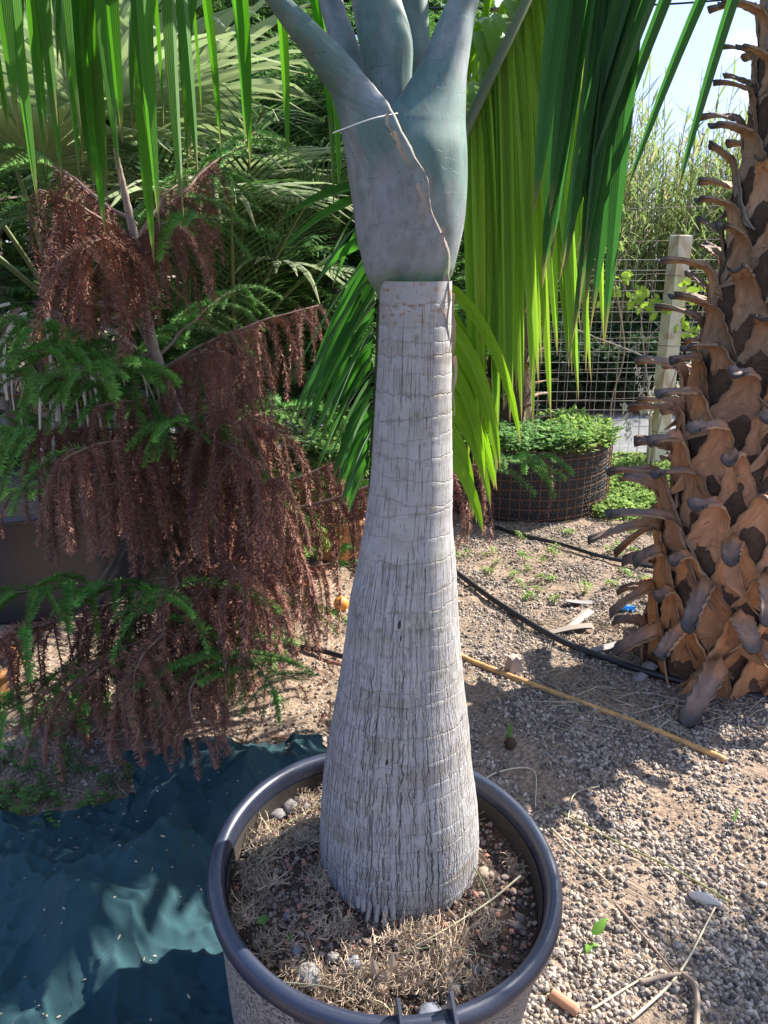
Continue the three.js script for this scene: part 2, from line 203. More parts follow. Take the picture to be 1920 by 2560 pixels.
{
  const N = 330, g = new GB(), X = (t) => Math.sign(t) * (3.2 * Math.abs(t) + 60 * Math.abs(t) ** 5), Z = (t) => 1.5 - 5.5 * t - 90 * t ** 6;
  for (let j = 0; j <= N; j++) for (let i = 0; i <= N; i++) { const x = X(i / N * 2 - 1), z = Z(j / N), k = fbm2(x * .8 + 4, z * .8, 4), e = 1 + .28 * k; g.v(V(x, gh(x, z), z), x / 1.3, z / 1.3, [e, e * (1 - .05 * k), e * (1 - .09 * k)]); }
  for (let j = 0; j < N; j++) for (let i = 0; i < N; i++) { const a = j * (N + 1) + i; g.q(a, a + 1, a + N + 2, a + N + 1); }
  const m = single('ground', g.geo(), M.soil, 'bare tan soil strewn with dark grit around the potted palm', 'ground'); m.userData.kind = 'structure';
}
function pebbleGeo(seed, det = 0, fl = .7) { const r = rng(seed), g = mergeVertices(new THREE.IcosahedronGeometry(1, det).deleteAttribute('uv').deleteAttribute('normal')), p = g.attributes.position, o = r() * 50; for (let i = 0; i < p.count; i++) { const v = V(p.getX(i), p.getY(i), p.getZ(i)); const k = 1 + .28 * n3(v.x * 1.2 + o, v.y * 1.2, v.z * 1.2); p.setXYZ(i, v.x * k * lerp(.85, 1.2, r() * .3 + .35), v.y * k * fl, v.z * k); } g.computeVertexNormals(); g.setAttribute('uv', new THREE.Float32BufferAttribute(new Float32Array(p.count * 2), 2)); return g; }
M.pebble = std({ color: 0xffffff, roughness: .93 });
{
  const L = [];
  const tones = [[.12, .10, .09], [.20, .155, .13], [.09, .08, .075], [.27, .22, .175], [.34, .28, .23], [.30, .25, .20], [.38, .32, .265]];
  let tries = 0;
  while (L.length < 130000 && tries++ < 900000) {
    const z = -.45 - 4.1 * Math.pow(R(), 1.15), x = R() < .8 ? rr(.15, .25 - z * .56) : rr(-1.5, .3); const den = .50 + 1.1 * fbm2(x * 2.1 + 20, z * 2.1, 3); if (R() > den * 1) continue;
    if (Math.hypot(x, z + 1.22) < .27) continue;
    const s = .0019 + .0075 * Math.pow(R(), 4), t = tones[Math.floor(R() * tones.length)], k = rr(.75, 1.2);
    L.push([mat4(V(x, gh(x, z) + s * .18, z), euler(R() * 6, R() * 6, R() * 6), V(s * rr(.9, 1.35), s, s)), col(t[0] * k, t[1] * k, t[2] * k)]);
  }
  many('gravel', pebbleGeo(3), M.pebble, L, 'dark volcanic grit scattered over the soil', 'gravel');
}
// path behind the fence
{
  const g = new GB(), pathT = dataTex(256, 256, (u, v) => { const k = .37 + .08 * tile(u, v, 30, 3) + .06 * tile(u, v, 5, 3, 4); return [k, k * 1.01, k * 1.03]; }, true);
  const n = 40; for (let i = 0; i <= n; i++) { const x = lerp(-14, 16, i / n), y = .035 + .02 * n2(x * .3, 2); for (const z of [-6.25, -7.9]) g.v(V(x, y, z + .05 * n2(x, z)), x / 1.5, z / 1.5); if (i) g.q(2 * i - 2, 2 * i - 1, 2 * i + 1, 2 * i); }
  const m = single('path', g.geo(), std({ map: pathT, roughness: .9 }), 'grey paved track beyond the wire fence', 'path'); m.userData.kind = 'structure';
}
// ------------------------------------------------------------ the main palm
const TZ = -1.30;
const palm = thing('bottle_palm', 'pale grey swollen-trunk palm with blue-green crownshaft growing in the big black pot', 'palm', [.03, .37, TZ]);
{
  const rows = [[.24, -.114, .175], [.317, -.128, .189], [.419, -.131, .193], [.517, -.125, .187], [.612, -.115, .174], [.703, -.101, .165], [.791, -.086, .152], [.876, -.073, .142], [.957, -.063, .135], [1.036, -.047, .129], [1.113, -.034, .121], [1.186, -.024, .12], [1.286, -.017, .116], [1.394, -.01, .113], [1.52, -.006, .110]];
  const rings = []; for (let y = .30; y < 1.5;) { rings.push([y, rr(-.12, .12), rr(0, 6.28), rr(.6, 1.4)]); y += lerp(rr(.030, .055), rr(.022, .04), sstep(.9, 1.4, y)); }
  const W = 2048, H = 2048, y0 = .24, y1 = 1.52, mpx = (y1 - y0) / H;
  const pale = (c, w, h, bump) => {
    const r = rng(91), q = (a, b) => a + (b - a) * r();
    c.fillStyle = bump ? 'rgb(190,190,190)' : 'rgb(150,148,147)'; c.fillRect(0, 0, w, h);
    const Y = (y) => h - (y - y0) / (y1 - y0) * h, X = (u) => u * w;
    // blotches of lichen, dust and stain
    for (let k = 0; k < 5200; k++) {
      const x = q(0, w), y = q(0, h), s = Math.pow(r(), 2.5) * 70 + 5, t = r(), hy = 1 - y / h; let f;
      if (t < .45) f = `rgba(170,167,164,${q(.05, .20)})`; else if (t < .72) f = `rgba(112,100,86,${q(.04, .17)})`; else if (t < .86) f = `rgba(140,144,120,${q(.03, .12)})`; else f = hy < .18 ? `rgba(120,96,74,${q(.08, .25)})` : `rgba(150,148,150,${q(.05, .15)})`;
      if (bump) { const v = Math.floor(q(165, 210)); f = `rgba(${v},${v},${v},.12)`; }
      c.fillStyle = f; c.beginPath(); c.ellipse(x, y, s * q(.8, 2.4), s * q(.2, .6), 0, 0, 7); c.fill();
    }
    // leaf scar rings
    for (const [yy, tilt, ph, str] of rings) {
      c.strokeStyle = bump ? `rgba(60,60,60,${.42 * str})` : `rgba(104,92,78,${.20 * str})`; c.lineWidth = bump ? 3.5 : 2.4; c.beginPath();
      for (let k = 0; k <= 128; k++) { const u = k / 128, y = Y(yy + tilt * .09 * Math.sin(u * 6.283 + ph)) + 7 * n2(u * 11 + yy * 31, 3) * Math.sin(Math.PI * u) + 3 * n2(u * 60, yy * 9); k ? c.lineTo(X(u), y) : c.moveTo(X(u), y); } c.stroke();
      if (!bump) for (let k = 0; k < 26; k++) { const u = r(), s = q(8, 60); c.fillStyle = `rgba(98,86,72,${q(.03, .20) * str})`; c.beginPath(); c.ellipse(X(u), Y(yy + tilt * .09 * Math.sin(u * 6.283 + ph)) + q(-7, 9), s, q(2.5, 9), 0, 0, 7); c.fill(); }
    }
    if (!bump) for (let k = 0; k < 420; k++) { const y = h - h * Math.pow(r(), 1.0), s = q(10, 60), top = y < h * .055; c.fillStyle = top ? `rgba(122,78,48,${q(.1, .5)})` : r() < .5 ? `rgba(74,66,56,${q(.06, .28)})` : `rgba(128,126,96,${q(.05, .2)})`; for (let j = 0; j < 7; j++) { c.beginPath(); c.ellipse(q(0, w), y + q(-14, 14), s * q(.1, .6), q(1.5, 8), 0, 0, 7); c.fill(); } }
    // vertical splits in the bark, closer together toward the swollen base
    c.lineCap = 'round';
    const crack = (x0, yc, L, wd, al, am) => { const ph = q(0, 100); c.strokeStyle = bump ? `rgba(10,10,10,${al})` : `rgba(44,38,34,${al * .95})`; c.lineWidth = bump ? wd * 1.6 : wd * 1.15; for (const dx of x0 < 60 ? [0, w] : x0 > w - 60 ? [0, -w] : [0]) { c.beginPath(); for (let j = 0; j <= 14; j++) { const y = yc - L * j / 14, x = x0 + dx + am * n2(ph + y * .016, ph) + am * .5 * n2(ph, y * .06); j ? c.lineTo(x, y) : c.moveTo(x, y); } c.stroke(); } };
    for (let k = 0; k < 176; k++) for (let y = h + q(-60, 0), x = (k + q(-.4, .4)) / 176 * w; y > h * .06;) {
      const hy = 1 - y / h, L = q(30, 150) * (hy > .6 ? .6 : 1), keep = hy < .40 ? .86 : hy < .62 ? .60 : .26;
      if (r() < keep) crack((x + w) % w, y, L, q(1.0, 3.0) * (hy < .5 ? 1.2 : .9), q(.45, 1), hy < .62 ? q(3, 7) : 2);
      y -= L + q(4, 40); x += q(-4, 4);
    }
    if (!bump) for (const [u, yy, s] of [[.735, .955, 9], [.718, .70, 7], [.74, .93, 6]]) { c.fillStyle = 'rgba(28,22,18,.9)'; c.beginPath(); c.ellipse(X(u), Y(yy), s * .8, s * 1.5, .2, 0, 7); c.fill(); }
  };
  const map = canvasTex(W, H, (c, w, h) => pale(c, w, h, false), true), bump = canvasTex(W, H, (c, w, h) => pale(c, w, h, true), false);
  const g = new GB(), NA = 128, NY = 300;
  for (let j = 0; j <= NY; j++) { const y = lerp(y0, y1, j / NY), [l, r] = table(rows, y), cx = (l + r) / 2, rad = (r - l) / 2;
    for (let i = 0; i <= NA; i++) { const u = i / NA, a = -u * Math.PI * 2; let d = 0; for (const [yy, tilt, ph, str] of rings) { const e = y - (yy + tilt * .09 * Math.sin(u * 6.283 + ph)); if (e > -.02 && e < .02) d += str * .5 * (.0012 * Math.exp(-((e + .004) ** 2) / .00002) - .0012 * Math.exp(-(e ** 2) / .000006)); }
      const k = rad * (1 + .012 * n3(Math.cos(a) * 1.3, y * 2, Math.sin(a) * 1.3)) + d; g.v(V(cx + Math.cos(a) * k, y, TZ + Math.sin(a) * k * .98), u, j / NY); } }
  for (let j = 0; j < NY; j++) for (let i = 0; i < NA; i++) { const a = j * (NA + 1) + i; g.q(a, a + NA + 1, a + NA + 2, a + 1); }
  part(palm, 'trunk', outward(g.geo()), std({ map, bumpMap: bump, bumpScale: .004, roughness: .86 }));
  const rootM = std({ color: col(.27, .24, .22), roughness: .85 });
  for (const [x, l, t] of [[-.060, .012, 0], [-.046, .015, 0], [-.028, .042, .024], [-.011, .034, .016], [.004, .026, .01], [.017, .018, .0]]) { const a = Math.atan2(.150, x - .03), bx = .03 + Math.cos(a) * .152, bz = TZ + Math.sin(a) * .152; const b = V(bx, .405, bz); part(palm, 'root', new GB().tube(curve([b, b.clone().add(V(t * -.2, -l * .5, .012)), b.clone().add(V(t * -.35, -l, .02 + t))], 8), (s) => .0058 * (1 - .3 * s * s), 8).geo(), rootM); }
}
// sheaths of the crownshaft
{
  const NA = 56, NY = 150;
  function sheath(name, rows, y0, y1, cz0, cz1, tone, o) { // rows: y, left, right, rz factor, margin start angle, margin end angle (degrees from +x towards the viewer)
    const g = new GB(), th = .006, NYY = NY;
    for (const layer of [0, 1]) for (let j = 0; j <= NYY; j++) {
      const y = lerp(y0, y1, j / NYY), [l, r, kz, a0, a1] = table(rows, y), cx = (l + r) / 2, rx = Math.max(.004, (r - l) / 2), cz = lerp(cz0, cz1, Math.pow(clamp((y - 1.72) / .3), 1.5));
      for (let i = 0; i <= NA; i++) {
        const t = i / NA, fr = .9 * (fbm2(y * 26 + o.seed, 3, 4)) * (i < 2 || i > NA - 2 ? 1 : 0), a = (lerp(a0, a1, t) + fr * 1.6) * Math.PI / 180;
        const bump = 1 + .012 * n3(Math.cos(a) * 2 + o.seed, y * 9, Math.sin(a) * 2); const q = rx * bump - (layer ? Math.min(th, rx * .4) : 0);
        const foot = o.ragged ? clamp(1 - j / 5) : 0, x = cx + Math.cos(a) * (q + foot * .002), z = cz + Math.sin(a) * (q + foot * .002) * kz; g.v(V(x, y + foot * (.010 * fbm2(a * 3, 8, 4) + .004 * n2(a * 22, 4) - .002), z), a * rx / .25, y / .25, tone(x, y, z, i < 1 || i > NA - 1 ? 0 : o.ragged && j < 2 ? .35 + .5 * (j / 2) : 1, layer));
      }
    }
    const S = NA + 1, K = (NYY + 1) * S; for (let j = 0; j < NYY; j++) { for (let i = 0; i < NA; i++) { const a = j * S + i; g.q(a, a + 1, a + S + 1, a + S); g.q(K + a, K + a + S, K + a + S + 1, K + a + 1); } for (const i of [0, NA]) { const a = j * S + i; g.q(a, a + S, K + a + S, K + a); } }
    return part(palm, name, g.geo(), M.sheath, o.label);
  }
  const paintSheath = (bump) => (c, w, h) => {
    const r = rng(55), q = (a, b) => a + (b - a) * r(); c.fillStyle = bump ? 'rgb(150,150,150)' : 'rgb(214,214,214)'; c.fillRect(0, 0, w, h);
    for (let k = 0; k < 3200; k++) { const s = Math.pow(r(), 2.5) * 60 + 3, v = bump ? q(135, 165) : q(150, 245), x = q(0, w), y = q(0, h); c.fillStyle = `rgba(${v},${v},${v},${q(.05, .22)})`; for (const dx of [0, -w]) { c.beginPath(); c.ellipse(x + dx, y, s * q(.3, 1), s * q(.6, 2.2), 0, 0, 7); c.fill(); } }
    for (let k = 0; k < 700; k++) { const x = q(0, w), y = q(0, h), L = q(10, 150); c.strokeStyle = bump ? `rgba(90,90,90,${q(.1, .5)})` : r() < .6 ? `rgba(120,104,86,${q(.06, .32)})` : `rgba(245,245,245,${q(.05, .25)})`; c.lineWidth = q(.6, 2.6); c.beginPath(); c.moveTo(x, y); c.lineTo(x + q(-7, 7), y + L); c.stroke(); }
    for (let k = 0; k < 120; k++) { const s = q(1.2, 6); c.fillStyle = bump ? 'rgba(110,110,110,.4)' : `rgba(96,88,72,${q(.1, .45)})`; c.beginPath(); c.ellipse(q(0, w), q(0, h), s * q(.5, 1.4), s, q(0, 3), 0, 7); c.fill(); }
    for (let k = 0; k < 26; k++) { let x = q(0, w), y = q(0, h); c.strokeStyle = bump ? 'rgba(30,30,30,.7)' : `rgba(64,56,48,${q(.3, .75)})`; c.lineWidth = q(.8, 2.2); c.beginPath(); c.moveTo(x, y); for (let j = 0; j < 9; j++) { x += q(4, 22); y += q(-9, 9); c.lineTo(x, y); } c.stroke(); }
  };
  const shT = canvasTex(1024, 1024, paintSheath(false), true), shB = canvasTex(1024, 1024, paintSheath(true), false);
  M.sheath = phy({ vertexColors: true, map: shT, bumpMap: shB, bumpScale: .0012, roughness: .72 });
  const mk = (wax, seed) => (x, y, z, e, layer) => {
    const n = fbm3(x * 9 + seed, y * 5, z * 9, 4), m = fbm3(x * 34 + seed, y * 26, z * 34, 3);
    let c = [lerp(.13, .33, clamp(wax + n * 1.3)), lerp(.24, .36, clamp(wax + n * 1.3)), lerp(.21, .38, clamp(wax + n * 1.3))];
    const low = sstep(1.560, 1.505, y + .05 * n); c = [lerp(c[0], .14, low), lerp(c[1], .24, low), lerp(c[2], .11, low)];
    const st = sstep(.16, .34, m) * .35; c = [lerp(c[0], .22, st), lerp(c[1], .21, st), lerp(c[2], .19, st)];
    const ed = (1 - e) * .9; c = [lerp(c[0], .30, ed), lerp(c[1], .22, ed), lerp(c[2], .16, ed)];
    return layer ? [c[0] * .8, c[1] * .85, c[2] * .6] : c;
  };
  const waxBy = (a, b, y0, y1, seed) => { return (x, y, z, e, l) => mk(lerp(a, b, sstep(y0, y1, y)), seed)(x, y, z, e, l); };
  const deg = (m, l, r) => Math.acos(clamp((m - (l + r) / 2) / ((r - l) / 2), -1, 1)) * 180 / Math.PI;
  const A0 = [[1.492, -.007, .112, .098], [1.519, -.026, .115, .103], [1.561, -.038, .124, .103], [1.584, -.044, .129, .094], [1.618, -.049, .134, .074], [1.667, -.055, .134, .064], [1.698, -.059, .130, .046], [1.738, -.066, .098, .024], [1.77, -.073, .056, .007], [1.797, -.084, .018, -.015], [1.813, -.098, -.006, -.031], [1.842, -.12, -.046, -.056], [1.877, -.148, -.092, -.096], [1.917, -.18, -.142, -.144], [1.961, -.221, -.187, -.188], [2.02, -.290, -.258, -.259], [2.08, -.375, -.347, -.348]];
  sheath('leaf_sheath', A0.map(([y, l, r, m]) => [y, l, r, y < 1.75 ? 1 : lerp(1, .85, sstep(1.75, 1.85, y)), deg(m, l, r), y < 1.7 ? 265 : lerp(265, 200, sstep(1.7, 1.82, y))]), 1.492, 2.08, -1.33, -1.25, waxBy(.95, .18, 1.58, 1.78, 3), { seed: 3, ragged: true, label: 'front leaf sheath, whitish grey below and blue green where it narrows to the stalk' });
  const B0 = [[1.52, .02, .108], [1.537, .0, .115], [1.585, -.03, .126], [1.62, -.044, .131], [1.666, -.05, .132], [1.711, -.04, .131], [1.755, -.02, .128], [1.787, .018, .128], [1.817, .040, .128], [1.85, .06, .132], [1.895, .079, .139], [1.931, .097, .147], [1.979, .115, .161], [2.08, .15, .19]];
  sheath('leaf_sheath', B0.map(([y, l, r]) => [y, l, r, y < 1.75 ? .97 : .85, lerp(-85, -20, sstep(1.7, 1.85, y)), lerp(205, 188, sstep(1.7, 1.85, y))]), 1.52, 2.08, -1.334, -1.42, waxBy(.75, .12, 1.55, 1.75, 8), { seed: 8, label: 'blue green leaf sheath tucked under the front one, rising to an upright stalk' });
  sheath('leaf_sheath', [[1.70, -.02, .05, .9, -40, 220], [1.77, -.022, .048, .9, -40, 220], [1.827, -.030, .045, .9, -40, 220], [1.885, -.041, .045, .9, -30, 210], [1.94, -.051, .028, .9, -20, 200], [2.08, -.062, .01, .9, -10, 190]], 1.70, 2.08, -1.385, -1.42, waxBy(.35, .1, 1.75, 1.85, 14), { seed: 14, label: 'innermost blue green leaf stalk rising between the other two' });
  sheath('leaf_sheath', [[1.74, -.06, .0, .9, -20, 200], [1.81, -.068, -.012, .9, -20, 200], [1.87, -.085, -.035, .9, -20, 200], [1.94, -.104, -.062, .9, -20, 200], [2.08, -.135, -.10, .9, -20, 200]], 1.74, 2.08, -1.42, -1.50, waxBy(.6, .5, 1.75, 1.85, 19), { seed: 19 });
  sheath('leaf_sheath', [[1.74, .02, .08, .9, -20, 200], [1.83, .03, .078, .9, -20, 200], [1.94, .028, .075, .9, -20, 200], [2.08, .03, .07, .9, -20, 200]], 1.74, 2.08, -1.44, -1.52, waxBy(.6, .6, 1.75, 1.85, 23), { seed: 23 });
  // dry fibre strips peeling where the sheaths overlap
  const fib = std({ color: col(.36, .27, .20), roughness: .95 });
  for (const [p, L, w, dx] of [[[.052, 1.66, -1.237], .05, .006, .010], [[.088, 1.60, -1.263], .06, .005, .012], [[.10, 1.53, -1.275], .10, .006, .004], [[.112, 1.50, -1.30], .13, .007, .004], [[.108, 1.44, -1.285], .09, .006, -.006], [[.118, 1.40, -1.30], .10, .006, .0], [[.012, 1.728, -1.235], .05, .007, .028], [[.002, 1.752, -1.235], .035, .006, .012]]) {
    const pts = []; for (let k = 0; k <= 8; k++) { const s = k / 8; pts.push(V(p[0] + dx * s + .002 * Math.sin(s * 9 + p[1] * 40), p[1] - L * s, p[2] + .012 * Math.sin(s * 3))); }
    part(palm, 'dry_fibre', new GB().blade(pts, (s) => w * .6 * (1 - .75 * s) * (1 + .3 * Math.sin(s * 21)), V(1, 0, .4), .3, (s) => s * .5).geo(), fib);
  }
}
// ------------------------------------------------------------ fronds of the main palm
const leafTone = (g, k = 1) => (s) => { const dry = sstep(.93, 1, s), b = 1 - .2 * sstep(0, .15, .15 - s); return [lerp(g[0] * k * b, .34, dry), lerp(g[1] * k * b, .25, dry), lerp(g[2] * k * b, .10, dry)]; };
const leafWidth = (w) => (s) => w * .5 * (s < .12 ? .55 + .45 * s / .12 : Math.pow(Math.max(0, 1 - Math.pow((s - .12) / .88, 2.4)), .8) + .02);
const stalkM = std({ color: col(.06, .085, .03), roughness: .6 });
function leaflet(frond, pts, w, ref, fold, twist, tone) { return part(frond, 'leaflet', new GB().blade(pts, leafWidth(w), ref, fold, twist, tone).geo(), M.leaf); }
const GREEN = [.085, .30, .012];
function hung(b, t, n = 9, belly = .10) { // from base to tip, arching out first
  const out = [], d = t.clone().sub(b), L = d.length(); for (let k = 0; k <= n; k++) { const s = k / n, p = b.clone().addScaledVector(d, s); p.y += Math.sin(Math.PI * s) * belly * L * (1 - .35 * s); out.push(p); } return out;
}
function pinnate(name, rach, spec, label) { // rach: Vector3[] ; leaflets hang on both sides
  const f = sub(palm, name); if (label) f.userData.label = label;
  const pts = curve(rach, 60); part(f, 'rachis', new GB().tube(pts, (s) => lerp(spec.r0 || .013, .004, s), 8).geo(), stalkM);
  const len = pts.reduce((a, p, i) => i ? a + p.distanceTo(pts[i - 1]) : 0, 0), n = Math.floor(len / spec.step), bulk = new GB();
  for (let k = 0; k < n; k++) for (const side of spec.sides || [-1, 1]) {
    const s = lerp(spec.from || .05, .99, (k + .5 * (side > 0) + .25 * R()) / n), i = clamp(s, 0, .999) * 60, a = Math.floor(i), p = pts[a].clone().lerp(pts[a + 1], i - a), t = pts[a + 1].clone().sub(pts[a]).normalize();
    let out = t.clone().cross(V(0, 1, 0)).normalize().multiplyScalar(side); const d = out.multiplyScalar(spec.out || .8).addScaledVector(t, rr(.15, .5)).add(V(0, spec.lift ?? .15, 0)).normalize();
    const L = spec.len * (s > .75 ? lerp(1, .6, (s - .75) / .25) : 1) * rr(.82, 1.12), bend = rr(.9, 1.15) * (spec.bend || 1), run = droop(p, d, L, bend, spec.pow || .55, 9), kk = rr(.75, 1.15);
    const tone = leafTone([GREEN[0] * kk * rr(.9, 1.2), GREEN[1] * kk, GREEN[2] * kk]), ref = t.clone().applyAxisAngle(V(0, 1, 0), rr(-.5, .5));
    if (spec.bulk) bulk.blade(run, leafWidth(spec.w * rr(.85, 1.1)), ref, rr(.2, .6), rr(-.4, .4), tone); else leaflet(f, run, spec.w * rr(.85, 1.15), ref, rr(.35, .75), rr(-.6, .6), tone);
  }
  if (spec.bulk) info(part(f, 'leaflets', bulk.geo(), M.leaf), null, null, null, 'stuff');
  return f;
}
pinnate('frond', [V(-.26, 2.0, -1.27), V(-.40, 2.09, -1.20), V(-.62, 2.16, -1.13), V(-.85, 2.17, -1.08), V(-1.15, 2.10, -1.02)], { step: .031, len: .50, w: .027, from: .03, lift: .1, pow: .45 }, 'frond arching out above, its green leaflets hanging in a curtain');
pinnate('frond', [V(-.10, 2.0, -1.5), V(-.28, 2.24, -1.62), V(-.6, 2.38, -1.75), V(-1.0, 2.36, -1.85), V(-1.4, 2.2, -1.95)], { step: .046, len: .62, w: .031, from: .12, lift: .1, pow: .5 }, 'farther frond hanging sunlit leaflets behind the front curtain');
// the backlit frond
{
  const f = sub(palm, 'frond'); f.userData.label = 'frond with long yellow green leaflets glowing in the sun behind the crownshaft';
  const pts = curve([V(.06, 1.60, -1.42), V(.135, 1.755, -1.48), V(.195, 1.875, -1.50), V(.25, 1.985, -1.53), V(.31, 2.11, -1.57), V(.36, 2.22, -1.62), V(.42, 2.32, -1.70)], 60);
  part(f, 'rachis', new GB().tube(pts, (s) => lerp(.011, .005, s), 8).geo(), stalkM);
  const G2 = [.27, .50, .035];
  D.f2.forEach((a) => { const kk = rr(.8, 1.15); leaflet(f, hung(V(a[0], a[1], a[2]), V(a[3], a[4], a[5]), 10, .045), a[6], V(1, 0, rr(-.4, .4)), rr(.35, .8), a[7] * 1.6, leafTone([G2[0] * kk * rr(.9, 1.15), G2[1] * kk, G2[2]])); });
  for (let k = 0; k < 22; k++) {
    const s = lerp(.2, .9, k / 21), i = s * 60, a = Math.floor(i), p = pts[a].clone().lerp(pts[a + 1], i - a);
    leaflet(f, droop(p, V(rr(-.15, .15), rr(.6, .9), rr(-.9, -.5)).normalize(), rr(.3, .5), .75, .9, 8), .026, V(.7, .3, 0), rr(.2, .5), rr(-.3, .3), leafTone([.18, .38, .012]));
  }
  // lower leaflets seen past the trunk
  for (let k = 0; k < 12; k++) { const b = V(.085 + .012 * R(), lerp(1.52, 1.22, k / 11), -1.47), L = lerp(.34, .24, k / 11) * rr(.9, 1.1); leaflet(f, droop(b, V(.5, .1, rr(-.2, .2)).normalize(), L, rr(.8, .93), .3, 8), rr(.02, .028), V(1, 0, rr(-.4, .4)), rr(.2, .5), rr(-.3, .3), leafTone([.22, .44, .012])); }
}
// the shaded frond nearest the viewer
{
  const f = sub(palm, 'frond'); f.userData.label = 'dark green frond hanging close in front, its leaflets folded into a narrow bundle';
  part(f, 'rachis', tubeGeo([[.17, 2.05, -1.40], [.30, 2.22, -1.22], [.46, 2.22, -1.05], [.60, 2.12, -.95], [.72, 1.98, -.90]], (s) => lerp(.013, .005, s), 8), stalkM);
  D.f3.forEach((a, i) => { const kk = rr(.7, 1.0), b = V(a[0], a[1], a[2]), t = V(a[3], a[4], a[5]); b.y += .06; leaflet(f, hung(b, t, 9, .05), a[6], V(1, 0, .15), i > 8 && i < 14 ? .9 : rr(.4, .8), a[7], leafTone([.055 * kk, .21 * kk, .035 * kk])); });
}
// the old frond hanging down behind the trunk
{
  const f = sub(palm, 'frond'); f.userData.label = 'lowest frond hanging down behind the trunk with dark green leaflets to one side';
  part(f, 'rachis', tubeGeo([[.03, 1.56, -1.43], [-.0, 1.50, -1.455], [-.012, 1.35, -1.465], [-.025, 1.16, -1.465], [-.032, 1.0, -1.46]], (s) => lerp(.009, .003, s), 8), stalkM);
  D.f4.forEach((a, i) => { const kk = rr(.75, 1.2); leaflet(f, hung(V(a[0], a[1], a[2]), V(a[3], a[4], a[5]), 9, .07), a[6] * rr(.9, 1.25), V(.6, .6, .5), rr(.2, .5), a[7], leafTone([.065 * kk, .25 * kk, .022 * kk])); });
}
// upper fronds that close the crown overhead
for (const [x, y, z, l] of [[.7, 2.9, -2.0, .5], [-.2, 3.1, -2.1, .5], [.5, 2.8, -.6, .45], [-.5, 3.0, -.9, .45]]) pinnate('frond', [V(.02, 2.0, -1.4), V(lerp(.02, x, .4), lerp(2.0, y, .65), lerp(-1.4, z, .4)), V(x, y, z), V(x * 1.7, y - .05, -1.4 + (z + 1.4) * 1.7), V(x * 2.2, y - .35, -1.4 + (z + 1.4) * 2.2)], { step: .05, len: l, w: .03, from: .25, bulk: true });
// white thread caught between the stalks
single('thread', tubeGeo([[-.075, 1.728, -1.243], [-.02, 1.745, -1.236], [.02, 1.757, -1.262]], .0009, 5), std({ color: col(.75, .75, .72), roughness: .8 }), 'thin white thread stretched across the crownshaft fork', 'thread');
// ------------------------------------------------------------ the big pot
const potTilt = basis(...(() => { const a = .058, b = -.064, u = V(Math.cos(b), Math.sin(b), 0), n0 = V(-Math.sin(b), Math.cos(b), 0), v = V(0, 0, Math.cos(a)).addScaledVector(n0, -Math.sin(a)), n = v.clone().cross(u).normalize(); return [u, n, v]; })());
const PN = V(0, 1, 0).applyQuaternion(potTilt), PC = V(.005, .457, -1.217), PB = PC.clone().addScaledVector(PN, -.47);
const pot = new THREE.Group(); pot.name = 'plant_pot'; pot.position.copy(PB); pot.quaternion.copy(potTilt); scene.add(pot); info(pot, 'large round black plastic pot with a rolled rim and dusty side, holding the pale trunk', 'pot');
OFF.set(pot, V(0, 0, 0));
const potPoint = (x, y, z) => V(x, y, z).applyQuaternion(potTilt).add(PB); // local to world
const soilTop = (x, z) => { const r = Math.hypot(x, z); return .392 + .012 * fbm2(x * 9 + 3, z * 9, 4) - .012 * sstep(.2, .3, r) + .016 * Math.exp(-((r - .17) ** 2) / .003) * (z > 0 ? .6 : .2); };
